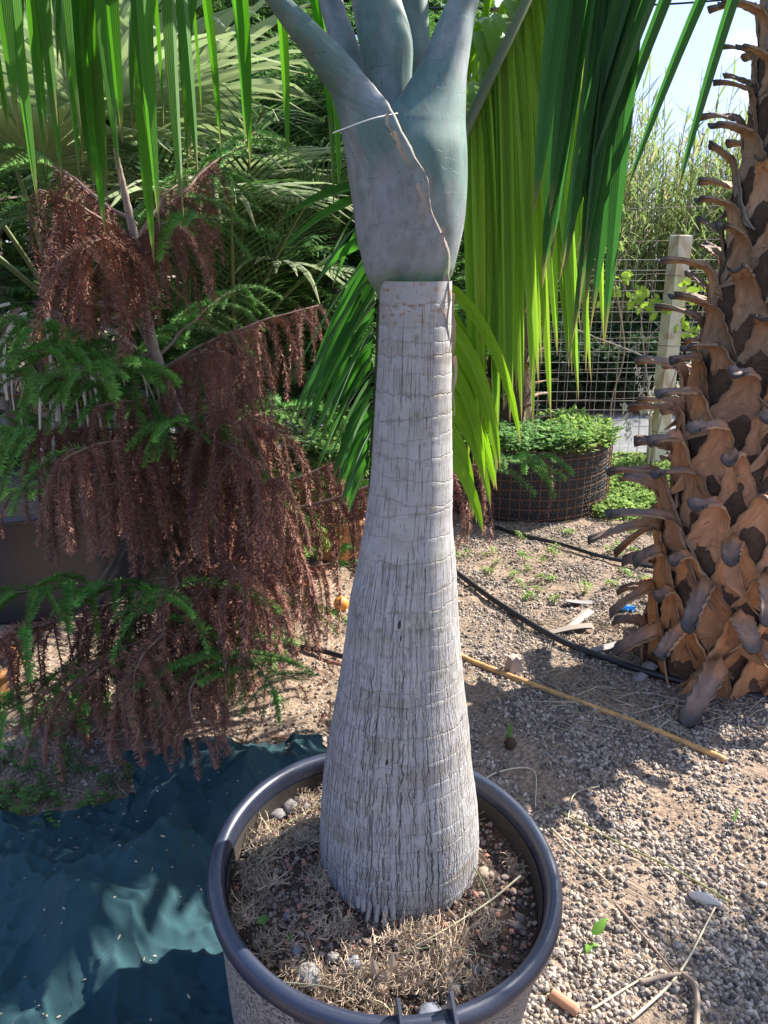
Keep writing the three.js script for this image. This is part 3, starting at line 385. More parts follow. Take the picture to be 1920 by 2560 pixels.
{
  const prof = (rows, n = 96) => { const g = new THREE.LatheGeometry(rows.map(([x, y]) => new THREE.Vector2(x, y)), n); return g; };
  const dust = dataTex(1024, 512, (u, v) => { const a = tile(u, v, 8, 4), b = tile(u, v, 90, 3, 3), c = tile(u, v, 220, 2, 6); const hole = sstep(.12, .30, b + .5 * c + .25 * a) * .92, d = .53 + .10 * a + .07 * c; return [lerp(d * 1.02, .09, hole), lerp(d * .97, .085, hole), lerp(d * .92, .09, hole)]; }, true);
  const wall = prof([[.285, 0], [.305, .2], [.318, .36], [.322, .432]]); wall.setAttribute('uv', (() => { const a = wall.attributes.uv.clone(); for (let i = 0; i < a.count; i++) a.setXY(i, a.getX(i) * 2, wall.attributes.position.getY(i) / .5); return a; })());
  part(pot, 'wall', wall, std({ map: dust, bumpMap: dust, bumpScale: .0008, roughness: .9 }), 'dust-coated grey side wall speckled with black');
  const rimDust = dataTex(512, 128, (u, v) => { const a = tile(u, v, 10, 4), c = tile(u, v, 120, 2, 6); const k = .42 + .30 * a + .2 * c; return [k, k, k]; });
  const rim = prof([[.305, .40], [.3075, .445], [.3105, .456], [.316, .4625], [.3245, .4645], [.333, .461], [.3385, .452], [.340, .442], [.3385, .432], [.334, .4255], [.324, .4235], [.320, .424]], 160);
  part(pot, 'rim', rim, phy({ color: col(.020, .025, .044), roughnessMap: rimDust, roughness: .85, clearcoat: .25, clearcoatRoughness: .3, bumpMap: rimDust, bumpScale: .0004 }), 'rolled black rim with a bluish sheen');
  part(pot, 'inner_wall', prof([[.300, .30], [.3035, .40], [.3045, .43]]), std({ color: col(.17, .145, .125), map: dust, roughness: .9 }));
  part(pot, 'base', new THREE.CircleGeometry(.285, 48).rotateX(Math.PI / 2).translate(0, .004, 0), M.blackPlastic);
  for (const ang of [.195, .195 + Math.PI]) {
    const h = new THREE.Group(); h.name = 'handle'; h.rotation.y = ang; pot.add(h); OFF.set(h, V(0, 0, 0));
    const plate = new GB(), n = 10; for (let k = 0; k <= n; k++) { const a = (k / n - .5) * .25; for (const [r, y] of [[.350, .395], [.354, .452], [.352, .470], [.338, .474], [.336, .463]]) plate.v(V(Math.sin(a) * r, y, Math.cos(a) * r), k, y); if (k) for (let j = 0; j < 4; j++) { const b = (k - 1) * 5 + j; plate.q(b, b + 1, b + 6, b + 5); } }
    part(h, 'grip', plate.geo(), M.blackPlastic);
    for (const sgn of [-1, 1]) { const g = new THREE.ExtrudeGeometry(new THREE.Shape([[.305, .455], [.310, .495], [.330, .487], [.357, .476], [.357, .392], [.338, .398], [.330, .455]].map((p) => new THREE.Vector2(...p))), { depth: .004, bevelEnabled: true, bevelSize: .0015, bevelThickness: .0015, bevelSegments: 1 }); g.rotateY(-Math.PI / 2); g.translate(sgn * .0425, 0, 0); part(h, 'cheek', g, M.blackPlastic); }
  }
  // soil in the pot
  const g = new GB(), NR = 70, NA = 150, potSoil = [1, 1, 1];
  for (let j = 0; j <= NR; j++) for (let i = 0; i <= NA; i++) { const r = .302 * j / NR, a = i / NA * Math.PI * 2, x = Math.cos(a) * r, z = Math.sin(a) * r, k = fbm2(x * 8 + 2, z * 8, 3); g.v(V(x, soilTop(x, z) + .004 * n2(x * 60, z * 60), z), x / .55, z / .55, [.26 * (1 + .5 * k), .21 * (1 + .5 * k), .19 * (1 + .45 * k)]); }
  for (let j = 0; j < NR; j++) for (let i = 0; i < NA; i++) { const a = j * (NA + 1) + i; g.q(a, a + 1, a + NA + 2, a + NA + 1); }
  part(pot, 'soil', g.geo(), M.soil, 'dark brown soil with grit, dry rootlets and pebbles');
}
const trunkLocal = V(.03, .4, TZ).sub(PB).applyQuaternion(potTilt.clone().invert());
const offTrunk = (x, z) => Math.hypot(x - trunkLocal.x, z - trunkLocal.z);
{
  const L = []; let tries = 0;
  while (L.length < 2600 && tries++ < 30000) { const r = .298 * Math.sqrt(R()), a = R() * 6.283, x = Math.cos(a) * r, z = Math.sin(a) * r; if (offTrunk(x, z) < .155) continue; const s = .0022 + .005 * Math.pow(R(), 3), t = R(), k = rr(.7, 1.3), c = t < .5 ? [.12, .09, .075] : t < .8 ? [.22, .17, .14] : [.26, .12, .08]; L.push([mat4(potPoint(x, soilTop(x, z) + s * .4, z), euler(R() * 6, R() * 6, 0), s), col(c[0] * k, c[1] * k, c[2] * k)]); }
  many('pot_grit', pebbleGeo(21), M.pebble, L, 'fine dark grit on the soil inside the black pot', 'gravel');
  // single pebbles
  const stone = dataTex(128, 128, (u, v) => { const k = .85 + .2 * tile(u, v, 6, 4); return [k, k, k]; });
  const P = [[-.205, -.205, .019, 0], [-.235, -.18, .017, 0], [-.175, -.20, .010, 0], [-.19, -.225, .012, 1], [-.155, -.215, .010, 1], [-.165, -.235, .009, 0], [-.14, -.23, .009, 1], [-.135, -.205, .008, 0], [-.12, -.225, .009, 2], [-.10, -.24, .009, 1], [-.085, -.225, .010, 0], [-.265, -.10, .013, 3], [-.25, -.085, .011, 3], [-.28, -.075, .010, 1], [-.245, -.105, .009, 3], [-.19, -.115, .013, 2], [-.172, -.112, .016, 4], [-.13, .205, .020, 0], [-.055, .185, .014, 5], [-.09, .175, .009, 0], [-.155, .16, .009, 5], [-.18, .09, .009, 1], [.262, .055, .011, 3], [.25, .075, .011, 3], [.263, .085, .007, 3], [.242, -.03, .008, 3], [.255, .005, .007, 2], [.20, -.035, .011, 4], [.175, -.06, .010, 3], [.12, .215, .014, 1], [.145, .205, .010, 3], [.075, .262, .020, 5], [.105, .255, .014, 1], [.16, .17, .012, 1], [.19, -.10, .008, 4]];
  const tint = [[.19, .18, .175], [.11, .10, .10], [.20, .13, .10], [.16, .12, .10], [.30, .23, .17], [.13, .14, .17]], tn = ['grey', 'dark grey', 'reddish', 'brown', 'sandy', 'bluish grey'];
  const sz = (s) => s > .0155 ? 'large' : s > .0105 ? 'mid-sized' : 'small', near = (x, z) => z < -.15 ? 'against the back of the pot rim' : x < -.14 ? 'by the shaded side of the pot soil' : z > .14 ? (x > .02 ? 'close to the pot handle' : 'in front of the trunk base in the pot') : 'by the sunlit side of the pot soil';
  const mats = tint.map((t) => std({ color: col(...t), map: stone, roughness: .9 })), geos = [31, 32, 33, 34].map((s) => pebbleGeo(s, 2, .78));
  P.forEach(([x, z, s, t], i) => { if (offTrunk(x, z) < .15 + s) return; const m = single('pebble', geos[i % 4], mats[t], `${sz(s)} rounded ${tn[t]} pebble ${near(x, z)}`, 'pebble', `${sz(s)} ${tn[t]} pebbles ${near(x, z)}`); m.position.copy(potPoint(x, soilTop(x, z) + s * .45, z)); m.rotation.set(rr(-.4, .4), R() * 6, rr(-.4, .4)); m.scale.set(s * rr(1, 1.3), s * .95, s); });
  // dry rootlets and moss
  const tuft = new GB(), r = rng(77), q = (a, b) => a + (b - a) * r();
  for (let k = 0; k < 16; k++) { const a = q(0, 6.28), el = q(.05, .9); let p = V(q(-.008, .008), 0, q(-.008, .008)), d = V(Math.cos(a) * Math.cos(el), Math.sin(el), Math.sin(a) * Math.cos(el)); const pts = [p.clone()]; for (let j = 0; j < 6; j++) { d.add(V(q(-.6, .6), q(-.55, .35), q(-.6, .6))).normalize(); p = p.clone().addScaledVector(d, q(.003, .007)); if (p.y < .001) p.y = .001; pts.push(p); const br = p.clone().add(V(q(-.006, .006), q(-.001, .006), q(-.006, .006))); if (j > 0) tuft.tube([p, br], .0004, 3, null, false); } tuft.tube(pts, (s) => .00085 * (1 - .6 * s), 3, null, false); }
  const tg = tuft.geo(), L2 = []; tries = 0;
  while (L2.length < 210 && tries++ < 20000) {
    const r0 = .285 * Math.sqrt(R()), a = R() * 6.283, x = Math.cos(a) * r0, z = Math.sin(a) * r0; if (offTrunk(x, z) < .16) continue;
    const den = sstep(.0, .35, fbm2(x * 9 + 40, z * 9, 3) + (z > .1 && x < .2 ? .22 : 0) + (x < -.12 && z < 0 ? .12 : 0) - (x > .2 ? .25 : 0)); if (R() > den) continue;
    const k = rr(.55, 1.1); L2.push([mat4(potPoint(x, soilTop(x, z) + .001, z), euler(rr(-.3, .3), R() * 6.28, rr(-.3, .3)), rr(.8, 1.7)), col(.50 * k, .39 * k, .28 * k)]);
  }
  many('dry_rootlets', tg, std({ color: 0xffffff, roughness: .95 }), L2, 'curled pale dry rootlets and moss matted on the pot soil', 'rootlets');
  // splintered stub of wood
  const st = thing('wood_stub', 'splintered pale wood stub standing in the pot soil near the handle', 'stub', potPoint(.0, soilTop(0, .21), .205).toArray()), o = OFF.get(st), wm = std({ color: col(.40, .29, .19), roughness: .9, bumpMap: soilBump, bumpScale: .001 });
  for (const [x, z, w, h, lean] of [[.010, .0, .012, .070, .005], [-.014, .004, .010, .062, -.005], [.0, .012, .014, .045, .006], [.022, .012, .007, .035, .012], [-.004, .024, .015, .030, -.004]]) { const g = new GB(), b = o.clone().add(V(x, -.012, z)); g.tube(curve([b, b.clone().add(V(lean * .4, h * .5, 0)), b.clone().add(V(lean, h, .001))], 5), (s) => w * (s < .6 ? 1 - .2 * s : .88 * (1 - (s - .6) / .42)), 5, null, true, .45); part(st, 'splinter', g.flat(), wm); }
  // grass stems and clippings lying in the pot
  const straw = std({ color: col(.52, .46, .28), roughness: .8 }), gr = std({ color: col(.26, .30, .15), roughness: .8 });
  const lay = (nm, l, m, w, lab, cat) => { const pts = curve(l.map(([x, h, z]) => potPoint(x, soilTop(x, z) + h, z)), 14); return single(nm, new GB().tube(pts, (s) => w * (1 - .5 * s), 5, null, true, .6).geo(), m, lab, cat); };
  lay('straw', [[.265, .045, .0], [.20, .03, .06], [.10, .018, .13], [.03, .012, .165]], straw, .0032, 'tan broken straw leaning on the pot rim across the sunlit soil', 'straw');
  lay('leaf_sliver', [[.15, .05, -.06], [.19, .03, .02], [.215, .006, .10]], gr, .0028, 'narrow green leaf sliver crossing the tan straw in the pot', 'leaf');
  lay('leaf_sliver', [[.03, .012, .165], [.10, .016, .155], [.20, .01, .15]], gr, .0024, 'pale green leaf sliver lying level in front of the trunk', 'leaf');
  lay('straw', [[-.25, .02, -.02], [-.22, .02, -.10], [-.16, .022, -.14], [-.09, .02, -.145]], straw, .003, 'bleached straw bent over the sunlit moss behind the trunk shadow', 'straw');
  lay('leaf_sliver', [[-.235, .006, -.12], [-.15, .014, -.19], [-.07, .02, -.24]], gr, .0024, 'olive green leaf sliver running toward the pebbles at the back of the pot', 'leaf');
  lay('straw', [[-.17, .085, .265], [-.10, .065, .26], [-.04, .045, .262], [.02, .02, .265]], straw, .0014, 'fine curved stem hooked over the front of the pot rim', 'straw');
  // tiny seedlings
  const lf = new GB(); for (let k = 0; k < 5; k++) { const a = k * 1.257, d = V(Math.cos(a), .35, Math.sin(a)).normalize(); lf.blade([V(0, .004, 0), d.clone().multiplyScalar(.006).add(V(0, .004, 0)), d.clone().multiplyScalar(.012).add(V(0, .003, 0))], (s) => .0042 * Math.sin(Math.PI * (.12 + .8 * s)), V(-Math.sin(a), 0, Math.cos(a)), .1, 0, [.12, .26, .06]); }
  const lg = lf.geo(); [[-.245, -.05, 1.1, 'behind the trunk shadow'], [-.225, .095, 1.2, 'in the trunk shadow'], [-.17, .13, .8, 'beside the bluish pebble in the shadow']].forEach(([x, z, s, w]) => { const m = single('seedling', lg, M.leafPlain, `tiny green seedling in the pot soil ${w}`, 'seedling', 'seedlings in the pot'); m.position.copy(potPoint(x, soilTop(x, z), z)); m.scale.setScalar(s); });
}
// ------------------------------------------------------------ palm trunk clad in cut leaf bases
const bootMap = dataTex(256, 256, (u, v) => { const a = tile(u, v, 4, 4), b = tile(u, v, 26, 3, 4), f = n2(u * 70, v * 3); const k = .86 + .26 * a + .16 * b + .06 * f; return [k, k * (.98 + .05 * a), k * (.95 + .08 * a)]; });
M.boot = std({ vertexColors: true, map: bootMap, bumpMap: bootMap, bumpScale: .002, roughness: .82 });
const bootMats = [[1, 1, 1], [.8, .74, .7], [1.12, 1.08, 1.05], [.78, .82, .88]].map((c) => { const m = M.boot.clone(); m.color.setRGB(...c); return m; });
function bootGeo(seed, Rt, o) { // x along the trunk's girth, y up, z outward; an inverted V clasping the trunk that narrows to a cut, toothed stalk
  const r = rng(seed), q = (a, b) => a + (b - a) * r(), g = new GB(), NS = 22, NW = 10, stub = o.stub * q(.6, 1.3), dir = q(-.3, .3), split = o.split * q(.85, 1.15), bw = o.base * q(.9, 1.1), ph = q(0, 9);
  const line = (s) => { // centre line in y,z
    const k = clamp(s / .55), m = clamp((s - .5) / .5); return [lerp(-.115, .115, k) + stub * (o.rise * m - .18 * m * m), .008 + .045 * k * k + stub * (m * .95) + .01 * Math.sin(k * 3)];
  };
  const wd = (s) => s < .5 ? lerp(bw, .070, Math.pow(s / .5, .75)) : lerp(.070, .046, Math.pow((s - .5) / .5, .6));
  for (const lay of [0, 1]) for (let j = 0; j <= NS; j++) {
    const s = j / NS, [cy, cz] = line(s), w = wd(s), th = lerp(.010, .012, s) * (lay ? 1 : 0);
    for (let i = 0; i <= NW; i++) {
      const t = i / NW * 2 - 1, tooth = (Math.abs(t) === 1 && s > .28 && s < .97) ? (j % 2 ? .0055 : -.0015) : 0, x = t * (w / 2 + tooth) + dir * stub * .35 * Math.pow(clamp((s - .5) / .5), 1.3);
      const an = x / Rt, arm = Math.pow(1 - s, 1.2); let y = cy - split * Math.abs(t) * arm * .9 + .012 * arm * n2(t * 2 + ph, s * 3), z = cz - (s < .6 ? Rt * (1 - Math.cos(an)) * (1 - s * .9) : 0);
      const curl = s < .5 ? .018 * t * t * (1 - s) : .016 * t * t; // margins turn up
      z += s < .55 ? curl * (1 - s / .55) * .8 : 0; y += s >= .4 ? curl * sstep(.4, .6, s) : 0; z += .005 * n2(t * 3 + ph, s * 6) * (1 - s);
      z -= th * (s < .55 ? 1 : .25); y -= th * (s < .55 ? .2 : .95);
      const edge = Math.pow(Math.abs(t), 5) * .45, tip = sstep(.86, 1, s), nn = .5 + .5 * n2(t * 1.5 + ph, s * 4 + ph), top = s > .6 && !lay ? .55 * sstep(.6, .72, s) : 0;
      let c = [lerp(o.c0[0], o.c1[0], nn), lerp(o.c0[1], o.c1[1], nn), lerp(o.c0[2], o.c1[2], nn)]; const pl = sstep(.5, .05, s) * o.pale; c = [lerp(c[0], .40, pl), lerp(c[1], .36, pl), lerp(c[2], .30, pl)];
      c = [lerp(c[0], .36, edge), lerp(c[1], .27, edge), lerp(c[2], .17, edge)]; c = [lerp(c[0], .15, top), lerp(c[1], .155, top), lerp(c[2], .17, top)]; c = [lerp(c[0], .07, tip), lerp(c[1], .065, tip), lerp(c[2], .065, tip)];
      g.v(V(x, y, z), x / .12 + ph, s * 2.2, c);
    }
  }
  const S = NW + 1, K = (NS + 1) * S; for (let j = 0; j < NS; j++) { for (let i = 0; i < NW; i++) { const a = j * S + i; g.q(a, a + 1, a + S + 1, a + S); g.q(K + a, K + a + S, K + a + S + 1, K + a + 1); } for (const i of [0, NW]) { const a = j * S + i; g.q(a, a + S, K + a + S, K + a); } }
  for (const j of [0, NS]) for (let i = 0; i < NW; i++) { const a = j * S + i; g.q(a, a + 1, K + a + 1, K + a); }
  return g.geo();
}
const ORANGE = { base: .33, stub: .185, split: .12, rise: .05, c0: [.44, .21, .105], c1: [.60, .34, .20], pale: .12 };
const TAN = { base: .30, stub: .22, split: .10, rise: .22, c0: [.38, .22, .125], c1: [.54, .36, .23], pale: .75 };
const LOW = { base: .34, stub: .10, split: .12, rise: -.55, c0: [.44, .20, .09], c1: [.56, .28, .13], pale: 0 };
const bootSets = [[1, 2, 3, 4, 5, 6, 7, 8, 9, 10].map((s) => bootGeo(s, .25, s % 3 ? LOW : { ...LOW, stub: .16, rise: -.75 })), [11, 12, 13, 14, 15, 16, 17, 18, 19, 20].map((s) => bootGeo(s, .23, s % 4 ? ORANGE : { ...ORANGE, stub: .10, rise: -.35 })), [21, 22, 23, 24, 25, 26, 27, 28, 29, 30].map((s) => bootGeo(s, .18, s % 4 ? TAN : { ...TAN, stub: .12, rise: .5 }))];
const fibreM = std({ color: col(.11, .06, .04), roughness: 1 });
function cladTrunk(t, cx, cz, rows, y0, y1, step, o = {}) {
  const core = new GB(), NA = 40, NY = 60; for (let j = 0; j <= NY; j++) { const y = lerp(y0 - .05, y1, j / NY), [rad] = table(rows, y); for (let i = 0; i <= NA; i++) { const a = i / NA * 6.2832, k = (rad - .035) * (1 + .05 * n3(Math.cos(a) * 3, y * 12, Math.sin(a) * 3)); core.v(V(cx + Math.cos(a) * k, y, cz + Math.sin(a) * k), i / 8, y / .2, [1, 1, 1]); } }
  for (let j = 0; j < NY; j++) for (let i = 0; i < NA; i++) { const a = j * (NA + 1) + i; core.q(a, a + NA + 1, a + NA + 2, a + 1); }
  part(t, 'trunk', core.geo(), std({ color: col(.12, .075, .05), map: bootMap, bumpMap: bootMap, bumpScale: .02, roughness: 1 }));
  const fib = new GB(); let k = 0;
  for (let y = y0; y < y1; k++) {
    const a = (o.turn || 0) + k * 2.39996, [rad] = table(rows, y), out = V(Math.cos(a), 0, Math.sin(a)), tang = V(-Math.sin(a), 0, Math.cos(a)).negate();
    const set = o.set !== undefined ? bootSets[o.set] : y < .55 ? bootSets[0] : y < 1.25 ? bootSets[1] : bootSets[2];
    const p = V(cx, y, cz).addScaledVector(out, rad - .055), tilt = rr(-.10, .12), qn = basis(tang, V(0, 1, 0), tang.clone().cross(V(0, 1, 0))).multiply(euler(tilt, rr(-.2, .2), rr(-.3, .3)));
    const b = placed(t, 'leaf_base', set[Math.floor(R() * 10)], bootMats[Math.floor(R() * 4)], p, qn, V(rr(.85, 1.15), rr(.82, 1.2), rr(.75, 1.25)).multiplyScalar((o.scale || 1) * clamp(rad / .24, .75, 1.15)));
    if (out.z > -.3 && !o.bare) for (let f = 0; f < 16; f++) { const s = p.clone().addScaledVector(out, .005).addScaledVector(tang, rr(-.07, .07)).add(V(0, rr(-.03, .06), 0)); fib.tube([s, s.clone().add(V(rr(-.03, .03), rr(-.02, .02), rr(-.01, .03))), s.clone().add(V(rr(-.05, .05), rr(-.04, .03), rr(0, .04)))], .0008, 3, null, false); }
    y += step * (y > 1.3 ? 1.2 : 1) * rr(.9, 1.1);
  }
  if (fib.p.length) info(part(t, 'fibre', fib.geo(), fibreM), null, null, null, 'stuff');
}
const fan1 = thing('fan_palm', 'stout palm trunk clad in orange brown cut leaf bases with toothed stubs', 'palm', [1.34, 0, -2.78]);
cladTrunk(fan1, 1.34, -2.78, [[0, .29], [.3, .285], [.65, .275], [1.2, .235], [1.75, .185], [2.3, .175], [3.4, .17]], .03, 3.3, .0135, { turn: 1.1 });
// fan leaves: folded segments spreading from a stalk's end
function fanLeaf(g, c, axis, up, Rad, n, tone, sag = .4, spread = 2.2) {
  const side = axis.clone().cross(up).normalize();
  for (let k = 0; k < n; k++) {
    const a = (k / (n - 1) - .5) * 2 * spread, d = axis.clone().multiplyScalar(Math.cos(a)).addScaledVector(side, Math.sin(a)).addScaledVector(up, .18 * Math.cos(a * .5)).normalize(), L = Rad * (.72 + .28 * Math.cos(a * .7)) * rr(.9, 1.06), kk = rr(.7, 1.2);
    const t = [tone[0] * kk, tone[1] * kk, tone[2] * kk];
    g.blade(droop(c, d, L, sag * rr(.6, 1.3), 2.0, 6), (s) => Rad * .5 * (s < .55 ? s * (spread * 2 / n) * .95 + .004 : lerp(.55 * spread * 2 / n, .004, (s - .55) / .45)), side.clone().multiplyScalar(Math.cos(a)).addScaledVector(axis, -Math.sin(a)), .35, 0, (s) => s > .85 ? [lerp(t[0], .36, (s - .85) * 4), lerp(t[1], .30, (s - .85) * 4), lerp(t[2], .18, (s - .85) * 4)] : t);
  }
}
const petM = std({ color: col(.14, .17, .06), roughness: .7 });
function fanCrown(t, top, list, tone, rad) { // list: [azimuth, elevation, stalk length, fan radius]
  for (const [az, el, L, fr] of list) {
    const d = V(Math.cos(az) * Math.cos(el), Math.sin(el), Math.sin(az) * Math.cos(el)), e = top.clone().addScaledVector(d, L); e.y -= .12 * L * L; const f = sub(t, 'fan_leaf');
    part(f, 'stalk', tubeGeo([top, top.clone().lerp(e, .5).add(V(0, .05 * L, 0)), e], (s) => lerp(.014, .008, s), 6), petM);
    const ax = d.clone().add(V(0, -.55, 0)).normalize(), up = V(0, 1, 0).addScaledVector(ax, -ax.y).normalize(), g = new GB(); fanLeaf(g, e, ax, up, fr || rad, 34, tone); part(f, 'blade', g.geo(), M.leafPlain);
  }
}
fanCrown(fan1, V(1.34, 3.3, -2.78), [[-.6, .25, .85], [-1.1, .3, .8], [-2.9, .5, .8], [-2.2, .9, .75], [-.9, .7, .8], [-1.6, .3, .8], [3.1, 1.2, .7]], [.07, .15, .035], .62);
// neighbour that stands outside the view and shades the front of the pot
{
  const t = thing('fan_palm', 'fan palm standing out of view whose fans shade the front of the pot', 'palm', [2.70, 0, -1.95]);
  cladTrunk(t, 2.70, -1.95, [[0, .16], [2.2, .13]], .1, 1.75, .05, { set: 2, scale: .8, bare: true });
  fanCrown(t, V(2.70, 1.8, -1.95), [[3.14, .40, .72, .40], [3.05, .25, .95, .34], [-1.25, .5, .55, .45], [-.7, .45, .75, .45], [1.4, .6, .6, .5], [.2, .6, .6, .5]], [.07, .15, .035], .5);
}
// ------------------------------------------------------------ half-dead conifer with drooping branchlets
function branchletGeo(seed, bend, c0, c1, tip) { // unit: 0.3 m long, leaves along +x and droops
  const r = rng(seed), q = (a, b) => a + (b - a) * r(), g = new GB(), L = .3, pts = droop(V(0, 0, 0), V(1, q(.0, .25), q(-.15, .15)).normalize(), L, bend, q(.35, .6), 12);
  g.tube(pts, (s) => .0022 * (1 - .5 * s), 4, [.14, .085, .06], false);
  const N = 300; for (let k = 0; k < N; k++) {
    const s = Math.pow((k + r()) / N, .92), i = Math.min(11, Math.floor(s * 12)), t = pts[i + 1].clone().sub(pts[i]).normalize(), p = pts[i].clone().lerp(pts[i + 1], s * 12 - i);
    const a = q(0, 6.283), u = V(0, 0, 1).addScaledVector(t, -t.z).normalize(), w = t.clone().cross(u), o = u.multiplyScalar(Math.cos(a)).addScaledVector(w, Math.sin(a)), l = q(.016, .026) * (s > .93 ? lerp(1, .6, (s - .93) / .07) : 1);
    const e = p.clone().addScaledVector(o, l * .86).addScaledVector(t, l * q(.2, .6)), bw = t.clone().cross(o).multiplyScalar(.0013), m = q(0, 1), tt = sstep(.75, 1, s) * tip;
    const c = [lerp(lerp(c0[0], c1[0], m), c1[0] * 1.3, tt), lerp(lerp(c0[1], c1[1], m), c1[1] * 1.3, tt), lerp(lerp(c0[2], c1[2], m), c1[2] * 1.3, tt)];
    const b0 = p.clone().add(bw), b1 = p.clone().sub(bw), mid = p.clone().lerp(e, .6).addScaledVector(t, -.0012); g.t(g.v(b0, 0, 0, c), g.v(b1, 0, 0, c), g.v(mid.clone().addScaledVector(bw, 1.1), 0, 0, c)); g.t(g.v(b1, 0, 0, c), g.v(e, 0, 0, c), g.v(mid.clone().addScaledVector(bw, 1.1), 0, 0, c));
  }
  return g.geo();
}
const BROWN = [[.13, .05, .034], [.30, .14, .095]], GREENC = [[.045, .16, .02], [.13, .32, .045]];
const brownSets = [.98, .85, 1.0, .7, .92].map((b, i) => branchletGeo(200 + i, b, ...BROWN, .15)), greenSets = [.55, .75, .35].map((b, i) => branchletGeo(300 + i, b, ...GREENC, .5));
const barkA = dataTex(256, 256, (u, v) => { const s = Math.sin((u * 9 + .5 * Math.floor(v * 14) % 2) * 6.283) * Math.sin(v * 14 * 6.283), b = tile(u, v, 12, 4); const k = .45 + .22 * s + .4 * b; return [.62 * (.6 + k * .6), .55 * (.6 + k * .6), .50 * (.6 + k * .6)]; }, true);
const arau = thing('conifer_sapling', 'dying conifer with drooping rust brown branchlets and a few green tips', 'conifer', [D.atrunk[0][0], 0, D.atrunk[0][2]]);
{
  part(arau, 'trunk', tubeGeo(D.atrunk, (s) => lerp(.036, .006, Math.pow(s, .9)) * (1 + .08 * Math.sin(s * 160)), 14, null, 90), std({ map: Object.assign(barkA.clone(), { repeat: new THREE.Vector2(12, 12), needsUpdate: true }), bumpMap: barkA, bumpScale: .006, roughness: .92 }));
  const cand = [], twig = [.17, .11, .085];
  D.abr.forEach((b, n) => {
    const p0 = V(b[0], b[1], b[2]), p1 = V(b[3], b[4], b[5]), mode = b[6], hang = b[7], d = p1.clone().sub(p0), len = d.length(), br = sub(arau, 'branch');
    const pts = []; for (let k = 0; k <= 24; k++) { const s = k / 24, p = p0.clone().addScaledVector(d, s); p.y += Math.sin(s * Math.PI) * len * (mode === 1 ? .04 : .03) - (mode ? 0 : .05 * len * s * s * s); p.x += .02 * n2(s * 3, n) * len; p.z += .02 * n2(s * 3, n + 9) * len; pts.push(p); }
    part(br, 'limb', new GB().tube(pts, (s) => lerp(len > .8 ? .0085 : .0065, .0022, s), 7, twig).geo(), M.twig);
    const steps = Math.floor(len / .042);
    for (let k = 0; k < steps; k++) for (const side of [-1, 1]) {
      const s = lerp(.10, 1, (k + .8 * R()) / steps); if (s > 1) continue; const i = Math.min(23, Math.floor(s * 24)), t = pts[i + 1].clone().sub(pts[i]).normalize(), p = pts[i].clone().lerp(pts[i + 1], s * 24 - i);
      const out = t.clone().cross(V(0, 1, 0)).normalize().multiplyScalar(side), yaw = Math.atan2(-(out.z * .9 + t.z * .6), out.x * .9 + t.x * .6) + rr(-.4, .4);
      const g = (mode === 0 && s > .8 && n % 4 === 1) || mode === 1 || (mode === 2 && s > .62) || (mode === 0 && R() < .02), L = hang * rr(.65, 1.15) * (s > .82 ? lerp(1, .55, (s - .82) / .18) : 1) * (s < .25 ? .75 : 1);
      cand.push({ br, p, q: euler(0, yaw, g ? rr(-.05, .45) : rr(-.35, .25)), s: L / .3, g, w: -p.z + (p.x > -.95 ? 0 : .5) + rr(0, .4) });
    }
    const e = pts[24]; cand.push({ br, p: e, q: euler(0, Math.atan2(-d.z, d.x), mode ? .1 : -.3), s: hang * .7 / .3, g: mode > 0, w: 0 });
  });
  cand.sort((a, b) => a.w - b.w); let nb = 0; const rest = [[], []];
  cand.forEach((c, i) => { const set = c.g ? greenSets : brownSets, wide = clamp(1.2 / c.s, .9, 1.6); const sc = V(c.s, c.s * lerp(1, wide, .6), c.s * wide).multiplyScalar(1); if (nb < 290) { nb++; placed(c.br, 'branchlet', set[i % set.length], M.needle, c.p, c.q, sc); } else { const k = rr(.75, 1.25); rest[c.g ? 1 : 0].push([mat4(c.p.clone().sub(OFF.get(arau)), c.q, sc), col(k, k * rr(.9, 1.05), k * rr(.85, 1.1))]); } });
  many('brown_branchlets', brownSets[0], M.needle, rest[0], null, null, arau); many('green_branchlets', greenSets[0], M.needle, rest[1], null, null, arau);
}
// ------------------------------------------------------------ planting behind
function spray(seed, c0, c1, o) { // flat twig of fine foliage, 0.22 m
  const r = rng(seed), q = (a, b) => a + (b - a) * r(), g = new GB(), L = o.len || .22; g.tube([V(0, 0, 0), V(L * .5, .01, 0), V(L, -.01, 0)], .0018, 3, [.1, .07, .05], false);
  for (let k = 0; k < (o.n || 22); k++) { const s = (k + r()) / (o.n || 22), side = k % 2 ? 1 : -1, p = V(L * s, .01 * Math.sin(s * 3), 0), l = L * .42 * (1 - .55 * s) * q(.7, 1.2), a = q(.5, .95), d = V(Math.cos(a), q(-.25, .3), side * Math.sin(a)).normalize(), m = q(0, 1), c = [lerp(c0[0], c1[0], m), lerp(c0[1], c1[1], m), lerp(c0[2], c1[2], m)];
    g.blade(droop(p, d, l, o.sag || .2, 1, 2), (s) => (o.w || .0055) * (1 - .7 * s), V(1, q(-.5, .5), 0), .5, q(-.6, .6), c); }
  return g.geo();
}
